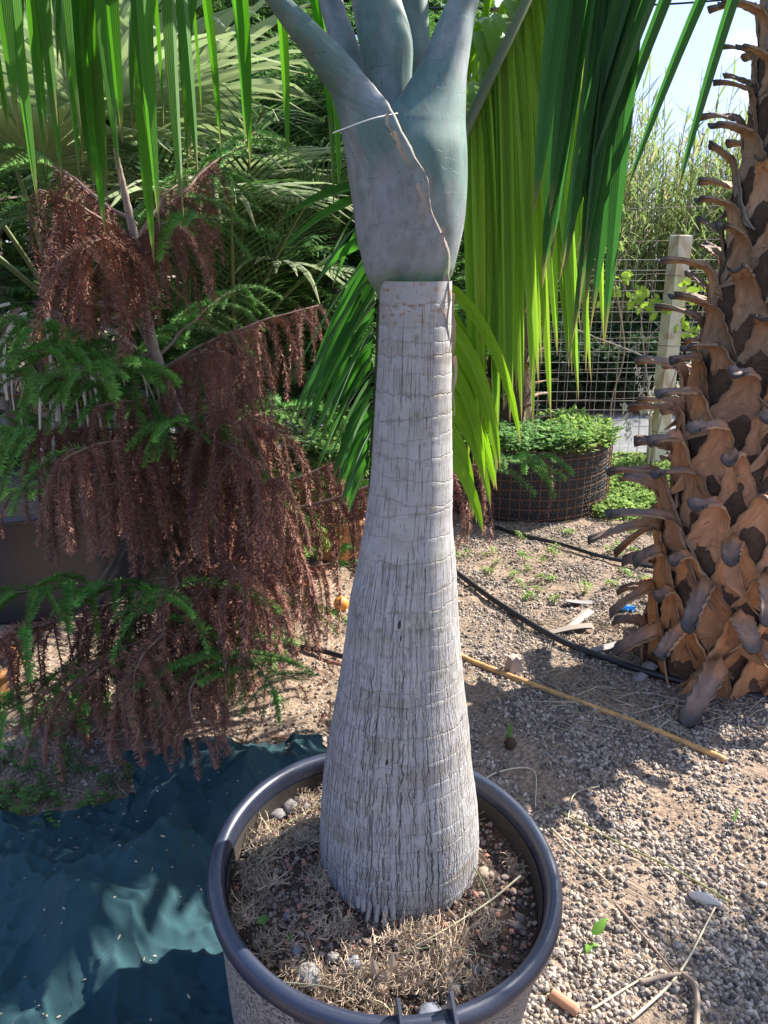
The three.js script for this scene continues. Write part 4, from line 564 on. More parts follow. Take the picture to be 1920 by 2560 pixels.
function bushTree(name, label, cat, base, h, crown, geo, n, o, group) { // crown: [cy, rx, ry, rz]
  const t = thing(name, label, cat, base, group), b = V(...base), tp = b.clone().add(V(rr(-.1, .1), h, rr(-.1, .1))); const tr = new GB(); tr.tube(curve([b, b.clone().lerp(tp, .5).add(V(rr(-.08, .08), 0, rr(-.08, .08))), tp], 12), (s) => lerp(o.r || .06, .015, s), 9, [.13, .10, .08]);
  part(t, 'trunk', tr.geo(), M.twig); const limbs = new GB(), L = [];
  const ends = []; for (let k = 0; k < (o.limbs || 26); k++) { const s = rr(.15, .95), p = b.clone().lerp(tp, s), a = R() * 6.283, w = Math.sqrt(Math.max(.05, 1 - ((p.y - b.y - crown[0]) / crown[2]) ** 2)), e = p.clone().add(V(Math.cos(a) * crown[1] * w * rr(.6, 1), rr(-.1, .5) * crown[1] * (o.up ?? .5), Math.sin(a) * crown[3] * w * rr(.6, 1))); limbs.tube(curve([p, p.clone().lerp(e, .5).add(V(0, .06, 0)), e], 6), (q) => lerp(.014, .003, q), 5, [.12, .09, .07], false); ends.push([p, e]); }
  part(t, 'limbs', limbs.geo(), M.twig);
  for (let k = 0; k < n; k++) { const [p, e] = ends[Math.floor(R() * ends.length)], s = Math.pow(R(), .6), c = p.clone().lerp(e, s).add(V(rr(-1, 1), rr(-.8, .8), rr(-1, 1)).multiplyScalar(o.scatter || .22)), a = Math.atan2(-(c.z - b.z), c.x - b.x) + rr(-1, 1), kk = rr(.6, 1.25); L.push([mat4(c.sub(b), euler(rr(-.5, .5), a, rr(-.5, .7)), rr(.7, 1.35) * (o.size || 1)), col(kk * rr(.9, 1.15), kk, kk * rr(.85, 1.1))]); }
  return info(many('crown', geo, M.leafPlain, L, null, null, t), null, null, null, 'stuff'), t;
}
const cyp = spray(401, [.05, .14, .03], [.15, .30, .07], { n: 26, w: .006, sag: .3 }), lite = spray(402, [.14, .30, .05], [.30, .46, .10], { n: 24, w: .0065, sag: .2 }), broad = spray(403, [.04, .12, .02], [.09, .20, .04], { n: 14, w: .02, len: .26, sag: .4 });
bushTree('cypress', 'feathery dark green cypress just behind the dying conifer', 'conifer', [-.35, 0, -4.9], 2.6, [1.3, .85, 1.4, .8], cyp, 2600, { limbs: 60, r: .07 });
bushTree('cypress', 'feathery cypress seen beside the crownshaft, farther back', 'conifer', [.15, 0, -6.0], 3.0, [1.5, .9, 1.6, .9], cyp, 2400, { limbs: 60, r: .08 });
bushTree('cypress', 'dark cypress behind the fan palm in the back corner', 'conifer', [-3.0, 0, -6.2], 4.4, [2.1, 1.1, 2.4, 1.0], cyp, 2600, { limbs: 60, r: .08 });
bushTree('cypress', 'dark cypress filling the gap between the two palms at the back', 'conifer', [-1.35, 0, -6.4], 4.4, [2.0, 1.2, 2.4, 1.0], cyp, 2800, { limbs: 60, r: .08 });
bushTree('shrub', 'light green shrub catching the sun under the hanging frond', 'shrub', [-.55, 0, -4.0], .7, [.5, .45, .5, .4], lite, 700, { limbs: 24, r: .02, scatter: .12, size: .7 });
bushTree('shrub', 'low pale green shrub behind the dark pot', 'shrub', [-1.75, 0, -4.3], .75, [.5, .5, .55, .4], lite, 650, { limbs: 24, r: .02, scatter: .12, size: .7 });
[[-6.5, -10], [-4.3, -10.5], [-2.2, -9.8], [-.2, -10.4], [-8.5, -7.5]].forEach(([x, z], i) => bushTree('tree', ['tall dense tree at the far back corner of the plot', 'dense broad tree standing far behind the fan palm', 'dense tree far behind the dying conifer', 'dense tree far behind the crownshaft', 'outermost dense tree at the edge of the planting'][i], 'tree', [x, 0, z], 5.2, [2.6, 1.7, 2.8, 1.5], broad, 1700, { limbs: 50, r: .12, scatter: .4, size: 1.7 }, 'trees at the back of the plot'));
// fan palm behind the conifer, with its skirt of bleached leaves
{
  const t = thing('fan_palm', 'bushy fan palm with grey green fans and a skirt of bleached dead leaves', 'palm', [-1.75, 0, -4.3]);
  cladTrunk(t, -1.75, -4.3, [[0, .22], [1.3, .22]], .15, 1.25, .03, { set: 2, scale: 1.0, turn: 2 });
  fanCrown(t, V(-1.75, 1.3, -4.3), [[1.2, .75, 1.15, .85], [.3, .7, 1.2, .85], [2.1, .7, 1.1, .85], [.8, 1.05, 1.3, .9], [1.6, 1.2, 1.2, .9], [-.4, .9, 1.2, .85], [2.9, .8, 1.1, .8], [.1, .35, 1.3, .8], [-1.2, 1.0, 1.2, .8], [.65, .55, 1.4, .85], [.95, .8, 1.5, .9], [.45, .95, 1.45, .9], [1.9, .95, 1.3, .9]], [.28, .36, .16], .85);
  const dead = new GB(); for (let k = 0; k < 46; k++) { const a = rr(-.6, 3.6), e = V(-1.75 + Math.cos(a) * .24, rr(.95, 1.35), -4.3 + Math.sin(a) * .24), d = V(Math.cos(a) * .8, rr(-.1, .5), Math.sin(a) * .8).normalize(); const kk = rr(.55, 1.1); dead.blade(droop(e, d, rr(.35, .75), 1, .5, 7), (s) => rr(.012, .02) * (1 - .6 * s) * (1 + .3 * Math.sin(s * 9)), V(-Math.sin(a), 0, Math.cos(a)), rr(.2, .8), rr(-.6, .6), [.50 * kk, .43 * kk, .34 * kk]); }
  info(part(t, 'dead_leaves', dead.geo(), std({ vertexColors: true, roughness: .95 })), 'bleached dead leaf strips hanging below the crown', null, null, 'stuff');
}
// young date palm with rusty stubs
function featherPalm(name, label, base, top, n, L, tone, o = {}) {
  const t = thing(name, label, 'palm', base), b = V(...base), tp = V(...top);
  cladTrunk(t, b.x, b.z, [[0, o.r || .13], [5, (o.r || .13) * .95]], b.y + .03, tp.y, o.step || .03, { set: 1, scale: .62, turn: 1, bare: true });
  for (let k = 0; k < n; k++) {
    const a = k * 2.39996 + 1, el = lerp(1.3, .75, k / n), d = V(Math.cos(a) * Math.cos(el), Math.sin(el), Math.sin(a) * Math.cos(el)), run = droop(tp, d, L * rr(.85, 1.1), .55, 1.6, 18), f = sub(t, 'frond'), g = new GB();
    part(f, 'rachis', new GB().tube(run, (s) => lerp(.012, .003, s), 6).geo(), petM);
    for (let j = 3; j < 70; j++) { const s = j / 70 * 18, i = Math.min(17, Math.floor(s)), p = run[i].clone().lerp(run[i + 1], s - i), tt = run[i + 1].clone().sub(run[i]).normalize(), side = j % 2 ? 1 : -1, out = tt.clone().cross(V(0, 1, 0)).normalize().multiplyScalar(side).addScaledVector(tt, .9).add(V(0, .2, 0)).normalize(), kk = rr(.7, 1.2); g.blade(droop(p, out, L * .3 * (j > 50 ? lerp(1, .5, (j - 50) / 20) : 1) * rr(.8, 1.1), .35, 1.5, 4), (s2) => .008 * (1 - s2 * .9), tt, .5, rr(-.4, .4), [tone[0] * kk, tone[1] * kk, tone[2] * kk]); }
    info(part(f, 'leaflets', g.geo(), M.leafPlain), null, null, null, 'stuff');
  }
  return t;
}
featherPalm('date_palm', 'young feather palm with rusty stubs at its crown behind the dying conifer', [-.74, 0, -3.9], [-.74, 1.12, -3.9], 12, 1.25, [.07, .15, .04]);
// ------------------------------------------------------------ mesh planter with weeds and a palm
{
  const c = V(.93, 0, -5.15), rad = .58, h = .44, t = thing('mesh_planter', 'wide round planter of dimpled black sheet wrapped in rusty wire mesh', 'planter', c.toArray());
  const w = new THREE.CylinderGeometry(rad, rad, h, 72, 1, true); w.translate(c.x, h / 2, c.z); part(t, 'wall', w, std({ color: col(.022, .02, .02), roughness: .6 }));
  const cone = new THREE.ConeGeometry(.011, .016, 6); cone.rotateX(Math.PI / 2); const L = []; for (let j = 0; j < 17; j++) for (let k = 0; k < 140; k++) { const a = (k + .5 * (j % 2)) / 140 * 6.2832, out = V(Math.cos(a), 0, Math.sin(a)); if (out.z < -.35) continue; L.push([mat4(V(0, .018 + j * .0255, 0).addScaledVector(out, rad + .006), basis(V(-out.z, 0, out.x).negate(), V(0, 1, 0), out)), col(1, 1, 1)]); }
  many('dimples', cone, std({ color: col(.035, .035, .04), roughness: .45 }), L, null, null, t);
  const rust = std({ color: col(.20, .095, .045), roughness: .85, metalness: .2 });
  for (let j = 0; j < 8; j++) { const y = .02 + j * .062, pts = []; for (let k = 0; k <= 72; k++) { const a = k / 72 * 6.2832; pts.push(V(c.x + Math.cos(a) * (rad + .022), y + .004 * Math.sin(a * 7 + j), c.z + Math.sin(a) * (rad + .022))); } part(t, 'wire', new GB().tube(pts, .0022, 4, null, false).geo(), rust); }
  const vg = new THREE.CylinderGeometry(.0022, .0022, .46, 4); for (let k = 0; k < 62; k++) { const a = k / 62 * 6.2832; placed(t, 'wire', vg, rust, V(c.x + Math.cos(a) * (rad + .025), .235, c.z + Math.sin(a) * (rad + .025))); }
  const s = new GB(), NR = 14, NA = 48; for (let j = 0; j <= NR; j++) for (let i = 0; i <= NA; i++) { const r = rad * .99 * j / NR, a = i / NA * 6.2832, x = Math.cos(a) * r, z = Math.sin(a) * r; s.v(V(c.x + x, .40 + .06 * (1 - j / NR) + .02 * n2(x * 5, z * 5), c.z + z), x / .6, z / .6, [.8, .75, .7]); } for (let j = 0; j < NR; j++) for (let i = 0; i < NA; i++) { const a = j * (NA + 1) + i; s.q(a, a + 1, a + NA + 2, a + NA + 1); } part(t, 'soil', s.geo(), M.soil);
  const p2 = thing('fan_palm', 'palm growing from the mesh planter, its trunk of old leaf bases half hidden by fronds', 'palm', [.86, .42, -5.25]);
  cladTrunk(p2, .86, -5.25, [[0, .19], [4, .16]], .45, 3.6, .034, { set: 2, scale: .85 });
  fanCrown(p2, V(.86, 3.65, -5.25), [[.5, .5, .8], [1.8, .5, .8], [2.7, .7, .8], [-.6, .8, .8], [-1.8, .6, .8]], [.08, .15, .04], .6);
}
// leafy ground plants
function clumpGeo(seed, n, sz, c0, c1, h) { const r = rng(seed), q = (a, b) => a + (b - a) * r(), g = new GB(); for (let k = 0; k < n; k++) { const a = q(0, 6.283), rad = q(0, .05), y = q(.2, 1) * h, p = V(Math.cos(a) * rad, y, Math.sin(a) * rad), d = V(Math.cos(a + q(-1, 1)), q(-.2, .7), Math.sin(a + q(-1, 1))).normalize(), m = q(0, 1), c = [lerp(c0[0], c1[0], m), lerp(c0[1], c1[1], m), lerp(c0[2], c1[2], m)]; if (k % 3 === 0) g.tube([V(p.x * .3, 0, p.z * .3), p], .0012, 3, [.12, .2, .06], false); g.blade([p, p.clone().addScaledVector(d, sz * .5), p.clone().addScaledVector(d, sz)], (s) => sz * .32 * Math.sin(Math.PI * (.1 + .85 * s)), V(-d.z, q(-.5, .5), d.x), .25, 0, c); } return g.geo(); }
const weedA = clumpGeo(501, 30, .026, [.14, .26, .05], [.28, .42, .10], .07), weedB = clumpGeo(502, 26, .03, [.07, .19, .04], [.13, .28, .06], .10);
function weeds(name, geo, n, where, label, lo, hi) { const L = []; let k = 0, tries = 0; while (k < n && tries++ < n * 30) { const p = where(); if (!p) continue; const e = rr(.7, 1.2); L.push([mat4(p, euler(rr(-.2, .2), R() * 6.28, rr(-.2, .2)), rr(lo, hi)), col(e * rr(.9, 1.15), e, e * .95)]); k++; } return many(name, geo, M.leafPlain, L, label, 'weeds'); }
weeds('ground_cover', weedA, 1150, () => { const x = rr(1.0, 2.6), z = rr(-6.1, -4.35); if (Math.hypot(x - .93, z + 5.15) < .62 || R() > sstep(-.3, .3, fbm2(x * 1.6, z * 1.6, 3) + .45 - 1.0 * sstep(-4.9, -4.3, z))) return null; return V(x, gh(x, z), z); }, 'sunlit low green weeds spreading beside the mesh planter', .7, 1.35);
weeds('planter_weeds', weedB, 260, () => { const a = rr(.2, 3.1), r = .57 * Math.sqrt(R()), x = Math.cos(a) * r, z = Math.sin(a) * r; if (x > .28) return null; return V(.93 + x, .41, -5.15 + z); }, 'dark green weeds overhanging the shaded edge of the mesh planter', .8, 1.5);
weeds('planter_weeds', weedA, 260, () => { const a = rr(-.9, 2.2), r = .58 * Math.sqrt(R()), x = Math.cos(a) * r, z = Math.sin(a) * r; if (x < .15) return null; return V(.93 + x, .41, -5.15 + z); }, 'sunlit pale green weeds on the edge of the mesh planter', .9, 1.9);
weeds('sprouts', weedA, 36, () => { const x = rr(.35, 1.5), z = rr(-4.4, -3.4); return V(x, gh(x, z), z); }, 'scattered small sprouts on the sunlit soil before the planter', .4, .8);
weeds('ground_cover', weedB, 120, () => { const x = rr(-1.5, -.75), z = rr(-2.5, -1.75); return R() < .6 ? V(x, gh(x, z), z) : null; }, 'small green weeds on the soil at the edge of the shade cloth', .35, .7);
// ------------------------------------------------------------ fence
{
  const t = thing('wire_fence', 'tall welded wire fence with weathered grid running behind the planter', 'fence', [2.0, 0, -5.95]); const z = -5.98;
  const X = (x, y) => V(x, y, z + .02 * n2(x * 2, y * 2));
  const vr = new THREE.CylinderGeometry(.0022, .0022, 1.95, 4), hr = new THREE.CylinderGeometry(.0022, .0022, 4.4, 4).rotateZ(Math.PI / 2), vf = new THREE.CylinderGeometry(.0014, .0014, 1.55, 4), hf = new THREE.CylinderGeometry(.0014, .0014, 4.4, 4).rotateZ(Math.PI / 2), pale = std({ color: col(.34, .33, .31), roughness: .6, metalness: .3 });
  for (let k = 0; k < 22; k++) placed(t, 'wire', vr, M.wire, V(.6 + k * .2 + rr(-.01, .01), .985, z), euler(0, 0, rr(-.012, .012)));
  for (let k = 0; k < 9; k++) placed(t, 'wire', hr, M.wire, V(2.75, .10 + k * .23, z - .004), euler(0, 0, .028 + rr(-.004, .004)));
  for (let k = 0; k < 58; k++) placed(t, 'wire', vf, pale, V(.6 + k * .075, .79, z - .03), euler(0, 0, rr(-.01, .01)));
  for (let k = 0; k < 21; k++) placed(t, 'wire', hf, pale, V(2.75, .06 + k * .075, z - .033), euler(0, 0, rr(-.004, .004)));
  const p = thing('fence_post', 'pale square concrete post with rust stains holding the wire fence', 'post', [2.14, 0, -5.9]);
  const ct = dataTex(256, 512, (u, v) => { const a = tile(u, v, 6, 4), b = tile(u, v, 60, 2, 3), r = sstep(.16, .34, tile(u, v * .5, 5, 3, 9)); const k = .74 + .10 * a + .06 * b; return [lerp(k, .58, r * .3), lerp(k * .97, .42, r * .3), lerp(k * .86, .24, r * .3)]; }, true);
  const pg = new THREE.ExtrudeGeometry(new THREE.Shape([[-.05, -.045], [.05, -.045], [.05, .045], [-.05, .045]].map((q) => new THREE.Vector2(...q))), { depth: 1.72, bevelEnabled: true, bevelSize: .008, bevelThickness: .008, bevelSegments: 2, steps: 6 }); pg.rotateX(-Math.PI / 2); pg.rotateY(.35); pg.translate(2.14, 0, -5.9); part(p, 'shaft', pg, std({ map: ct, bumpMap: ct, bumpScale: .003, roughness: .92 }));
  for (const y of [.30, .62, .95, 1.22, 1.45]) { const pts = []; for (let k = 0; k <= 16; k++) { const a = k / 16 * 6.2832 + .785 + .35, q = .082; pts.push(V(2.14 + Math.cos(a) * q, y + .006 * k / 16, -5.9 + Math.sin(a) * q)); } part(p, 'wire_tie', new GB().tube(pts, .0025, 4).geo(), M.wire); }
  single('overhead_cable', tubeGeo([[-2, 3.35, -6.6], [1.4, 3.18, -6.0], [2.2, 3.02, -5.2], [3.2, 3.0, -4.4]], .006, 6), M.hose, 'thin dark cable strung across the sky above the fence', 'cable');
  // creeper with bright leaves and bare twigs on the fence
  const v = thing('creeper', 'creeper with bright yellow green leaves climbing the wire fence near the post', 'creeper', [1.75, 0, -5.85]), cl = new GB();
  part(v, 'stem', tubeGeo([[1.78, 0, -5.85], [1.74, .5, -5.88], [1.80, .9, -5.87], [1.72, 1.25, -5.86], [1.68, 1.4, -5.85]], .006, 6), std({ color: col(.32, .24, .18), roughness: .9 }));
  part(v, 'stem', tubeGeo([[1.35, 1.10, -5.88], [1.55, 1.02, -5.87], [1.8, .93, -5.86], [2.0, .85, -5.85]], .005, 6), std({ color: col(.40, .33, .27), roughness: .9 }));
  part(v, 'stem', tubeGeo([[1.80, .9, -5.86], [1.95, 1.0, -5.85], [2.06, 1.12, -5.84]], .003, 5), std({ color: col(.40, .33, .27), roughness: .9 }));
  for (const [x, y, n, s] of [[1.92, 1.28, 26, .13], [1.72, 1.36, 18, .12], [1.62, 1.72, 10, .10], [2.27, 1.12, 26, .13], [2.36, 1.33, 14, .10], [1.50, 1.42, 8, .08], [2.22, 1.35, 12, .09]]) for (let k = 0; k < n; k++) { const p0 = V(x + rr(-s, s), y + rr(-s, s) * .8, -5.84 + rr(-.06, .08)), d = V(rr(-1, 1), rr(-.9, .2), rr(-.3, .8)).normalize(), l = rr(.05, .085), e = rr(.8, 1.2); cl.blade([p0, p0.clone().addScaledVector(d, l * .35), p0.clone().addScaledVector(d, l * .7), p0.clone().addScaledVector(d, l)], (s2) => l * .36 * Math.sin(Math.PI * (.06 + .9 * Math.pow(s2, .8))), V(d.y, -d.x, .3), .2, 0, [.28 * e, .42 * e, .05]); }
  part(v, 'leaves', cl.geo(), M.leafPlain).userData.kind = 'stuff';
  const w = thing('dry_weed', 'tall dry weed with pale seed plumes standing beside the fence post', 'weed', [2.02, 0, -5.75]), pl = new GB(), wm = std({ color: col(.36, .29, .22), roughness: .9 });
  part(w, 'stem', tubeGeo([[2.03, 0, -5.75], [2.0, .5, -5.76], [1.92, .9, -5.78], [1.86, 1.25, -5.8]], (s) => lerp(.012, .003, s), 6), wm); part(w, 'stem', tubeGeo([[2.05, .05, -5.74], [2.08, .4, -5.74], [2.16, .8, -5.74], [2.28, 1.3, -5.74]], (s) => lerp(.009, .003, s), 6), wm);
  for (const [x0, y0, x1, y1] of [[1.95, .45, 1.86, .82], [2.0, .40, 1.97, .75], [2.2, .5, 2.32, .78], [2.15, .5, 2.25, .85], [1.86, .25, 1.80, .52]]) for (let k = 0; k < 60; k++) { const s = R(), p0 = V(lerp(x0, x1, s) + rr(-.022, .022), lerp(y0, y1, s), -5.74 + rr(-.02, .02)); pl.blade([p0, p0.clone().add(V(rr(-.008, .008), .012, rr(-.008, .008))), p0.clone().add(V(rr(-.014, .014), .024, rr(-.01, .01)))], () => .004, V(1, 0, 0), .3, 0, [.62, .58, .46]); }
  part(w, 'seed_plumes', pl.geo(), M.leafPlain).userData.kind = 'stuff';
}
// ------------------------------------------------------------ reeds and bank behind the track
{
  const r = rng(600), q = (a, b) => a + (b - a) * r(), g = new GB();
  for (let k = 0; k < 7; k++) {
    const b = V(q(-.3, .3), 0, q(-.3, .3)), h = q(2.4, 3.5), top = b.clone().add(V(q(-.3, .3), h, q(-.3, .3))), pts = curve([b, b.clone().lerp(top, .5).add(V(q(-.06, .06), 0, q(-.06, .06))), top], 8); g.tube(pts, (s) => lerp(.010, .003, s), 4, [.22, .22, .10], false);
    for (let j = 0; j < 26; j++) { const s = .15 + .85 * j / 26, p = b.clone().lerp(top, s), a = j * 2.4 + q(-.5, .5), d = V(Math.cos(a) * .6, q(.45, 1), Math.sin(a) * .6).normalize(), m = q(0, 1), l = q(.22, .42); g.blade(droop(p, d, l, q(.1, .55), 1.5, 4), (s2) => .013 * Math.sin(Math.PI * (.15 + .84 * s2)), V(-Math.sin(a), 0, Math.cos(a)), .3, 0, m < .12 ? [.42, .36, .2] : [lerp(.14, .26, m), lerp(.22, .34, m), lerp(.05, .10, m)]); }
  }
  const G = g.geo(), L = []; for (let k = 0; k < 250; k++) { const x = rr(-1.5, 9), z = rr(-13, -9.3), e = rr(.75, 1.2), tall = .78 + .26 * fbm2(x * .7, 5, 2) + rr(-.1, .16); L.push([mat4(V(x, .2, z), euler(0, R() * 6.28, 0), V(1, tall, 1)), col(e, e, e)]); }
  many('reed_bed', G, M.leafPlain, L, 'tall stand of green and yellow reeds against the bright sky', 'reeds');
  const hedge = clumpGeo(610, 60, .07, [.03, .075, .02], [.06, .12, .03], .28), H = []; for (let k = 0; k < 1500; k++) { const x = rr(-3, 9), z = rr(-9.6, -8.1), e = rr(.6, 1.2); H.push([mat4(V(x, rr(0, .30) + .30 * sstep(-8.1, -9.4, z), z), euler(rr(-.4, .4), R() * 6.28, rr(-.4, .4)), rr(1, 1.8)), col(e, e, e)]); }
  many('bank_herbs', hedge, M.leafPlain, H, 'dark green herbs on the bank below the reeds', 'plants');
}
// ------------------------------------------------------------ more pots
function simplePot(name, label, p, r0, r1, h, mat, group) {
  const t = thing(name, label, 'pot', p, group), mk = (rows, n = 56) => new THREE.LatheGeometry(rows.map(([x, y]) => new THREE.Vector2(x, y)), n).translate(...p);
  part(t, 'wall', mk([[0, .003], [r0, .003], [r0 + .004, .01], [r1, h - .03]]), mat); part(t, 'rim', mk([[r1 - .004, h - .04], [r1 + .010, h - .036], [r1 + .014, h - .02], [r1 + .010, h - .003], [r1, h], [r1 - .010, h - .006], [r1 - .014, h - .08]], 72), mat);
  const s = new THREE.CircleGeometry(r1 - .012, 40).rotateX(-Math.PI / 2).translate(p[0], p[1] + h - .05, p[2]); s.setAttribute('color', new THREE.Float32BufferAttribute(new Float32Array(s.attributes.position.count * 3).fill(.7), 3)); part(t, 'soil', s, M.soil); return t;
}
const terraT = dataTex(256, 256, (u, v) => { const a = tile(u, v, 5, 4), b = tile(u, v, 50, 2, 4); const k = .92 + .12 * a + .07 * b; return [k, k, k]; });
const terra = std({ color: col(.42, .19, .07), map: terraT, roughness: .75 });
simplePot('plant_pot', 'orange clay-coloured pot beside the grey trunk, brown stems inside', [-.25, 0, -4.0], .115, .155, .235, terra);
simplePot('plant_pot', 'orange pot at the edge of the picture below the dark pot', [-1.50, 0, -2.55], .10, .13, .14, terra);
simplePot('plant_pot', 'orange pot glimpsed behind the dying conifer stem', [-.85, 0, -4.15], .12, .16, .26, terra);
simplePot('plant_pot', 'big dark grey tub with one side glaring in the sun behind the conifer', [-1.72, 0, -3.62], .48, .57, .53, phy({ color: col(.026, .028, .036), map: terraT, roughness: .38, clearcoat: .3, clearcoatRoughness: .35 }));
{ // stems in the orange pot
  const t = thing('palm_seedling', 'small palm with rusty stems in the orange pot beside the trunk', 'seedling', [-.25, .18, -4.0]), m = std({ color: col(.30, .11, .06), roughness: .85 });
  for (let k = 0; k < 7; k++) { const a = k * 2.4; part(t, 'stem', tubeGeo([[-.25 + Math.cos(a) * .02, .18, -4 + Math.sin(a) * .02], [-.25 + Math.cos(a) * .04, .36, -4 + Math.sin(a) * .04], [-.25 + Math.cos(a) * .13, .62, -4 + Math.sin(a) * .13]], (s) => lerp(.011, .004, s), 6), m); const g = new GB(), e = V(-.25 + Math.cos(a) * .13, .62, -4 + Math.sin(a) * .13); fanLeaf(g, e, V(Math.cos(a), .5, Math.sin(a)).normalize(), V(0, 1, 0), .26, 14, [.08, .17, .04]); part(t, 'leaf', g.geo(), M.leafPlain); }
}
{ // fallen oranges
  const g = new THREE.SphereGeometry(.036, 24, 16), m = phy({ color: col(.62, .22, .02), roughness: .45, bumpMap: soilBump, bumpScale: .0006 });
  [[-.42, -3.55, 'behind the conifer branches nearest the trunk'], [-.20, -3.30, 'close behind the grey trunk'], [-.70, -3.45, 'behind the conifer stem'], [-.05, -3.62, 'beside the orange pot']].forEach(([x, z, w]) => { const o = single('orange', g, m, `fallen orange fruit on the ground ${w}`, 'orange', 'fallen oranges'); o.position.set(x, gh(x, z) + .034, z); });
}
// ------------------------------------------------------------ shade cloth
{
  const weave = dataTex(64, 64, (u, v, i, j) => { const k = .5 + .28 * Math.sin(u * 6.283 * 8) + .14 * Math.sin(v * 6.283 * 16); return [k, k, k]; }, false, [60, 60]);
  M.cloth = phy({ color: col(.004, .045, .058), bumpMap: weave, bumpScale: .0012, roughness: .72, sheen: .12, sheenRoughness: .5, sheenColor: col(.08, .3, .35) });
  const N = 150, quadAt = (c, u, v) => { const a = V(...c[0]).lerp(V(...c[1]), u), b = V(...c[3]).lerp(V(...c[2]), u); return a.lerp(b, v); };
  function sheet(corners, hf, seed) { const g = new GB(); for (let j = 0; j <= N; j++) for (let i = 0; i <= N; i++) { let u = i / N, v = j / N; const e = .035; const uu = u + e * n2(v * 4 + seed, 1) * (1 - Math.abs(2 * u - 1) * .0), vv = v + e * n2(u * 4 + seed, 7); const p = quadAt(corners, uu, vv); p.y = gh(p.x, p.z) + .008 + Math.max(0, hf(p.x, p.z, u, v)); g.v(p, u, v); } for (let j = 0; j < N; j++) for (let i = 0; i < N; i++) { const a = j * (N + 1) + i; g.q(a, a + 1, a + N + 2, a + N + 1); } return g.geo(); }
  const ridge = (x, z, ax, az, bx, bz, w, h) => { const dx = bx - ax, dz = bz - az, t = clamp(((x - ax) * dx + (z - az) * dz) / (dx * dx + dz * dz)), d = Math.hypot(x - ax - dx * t, z - az - dz * t); return h * Math.exp(-(d * d) / (w * w)) * Math.sin(Math.PI * clamp(.15 + .75 * t)); };
  const t = thing('shade_cloth', 'crumpled dark teal shade cloth lying on the ground beside the black pot', 'cloth', [-.65, 0, -1.5]);
  const base = (x, z) => .030 + .06 * fbm2(x * 2.3 + 5, z * 2.3, 3) + .030 * (1 - Math.abs(n2(x * 3.4 + 2, z * 3.4 + 3))) ** 3 + .012 * (1 - Math.abs(n2(x * 9, z * 9 + 8))) ** 3;
  part(t, 'lower_sheet', sheet([[-1.18, 0, -1.80], [-.42, 0, -2.02], [-.24, 0, -1.0], [-1.1, 0, -.85]], (x, z) => base(x, z) + ridge(x, z, -.52, -1.72, -.72, -1.20, .13, .16) + ridge(x, z, -.98, -1.62, -.60, -1.30, .06, .07) + ridge(x, z, -.9, -1.05, -.45, -1.12, .05, .08) + ridge(x, z, -.5, -1.1, -.6, -.95, .05, .08), 1), M.cloth);
  part(t, 'upper_fold', sheet([[-.80, 0, -2.05], [-.18, 0, -2.16], [-.26, 0, -1.62], [-.62, 0, -1.60]], (x, z) => .055 + base(x, z) * .8 + ridge(x, z, -.75, -2.0, -.3, -1.95, .10, .10) + ridge(x, z, -.5, -1.7, -.32, -1.95, .07, .07), 5), M.cloth, 'smooth upper fold of the cloth running behind the pot');
}
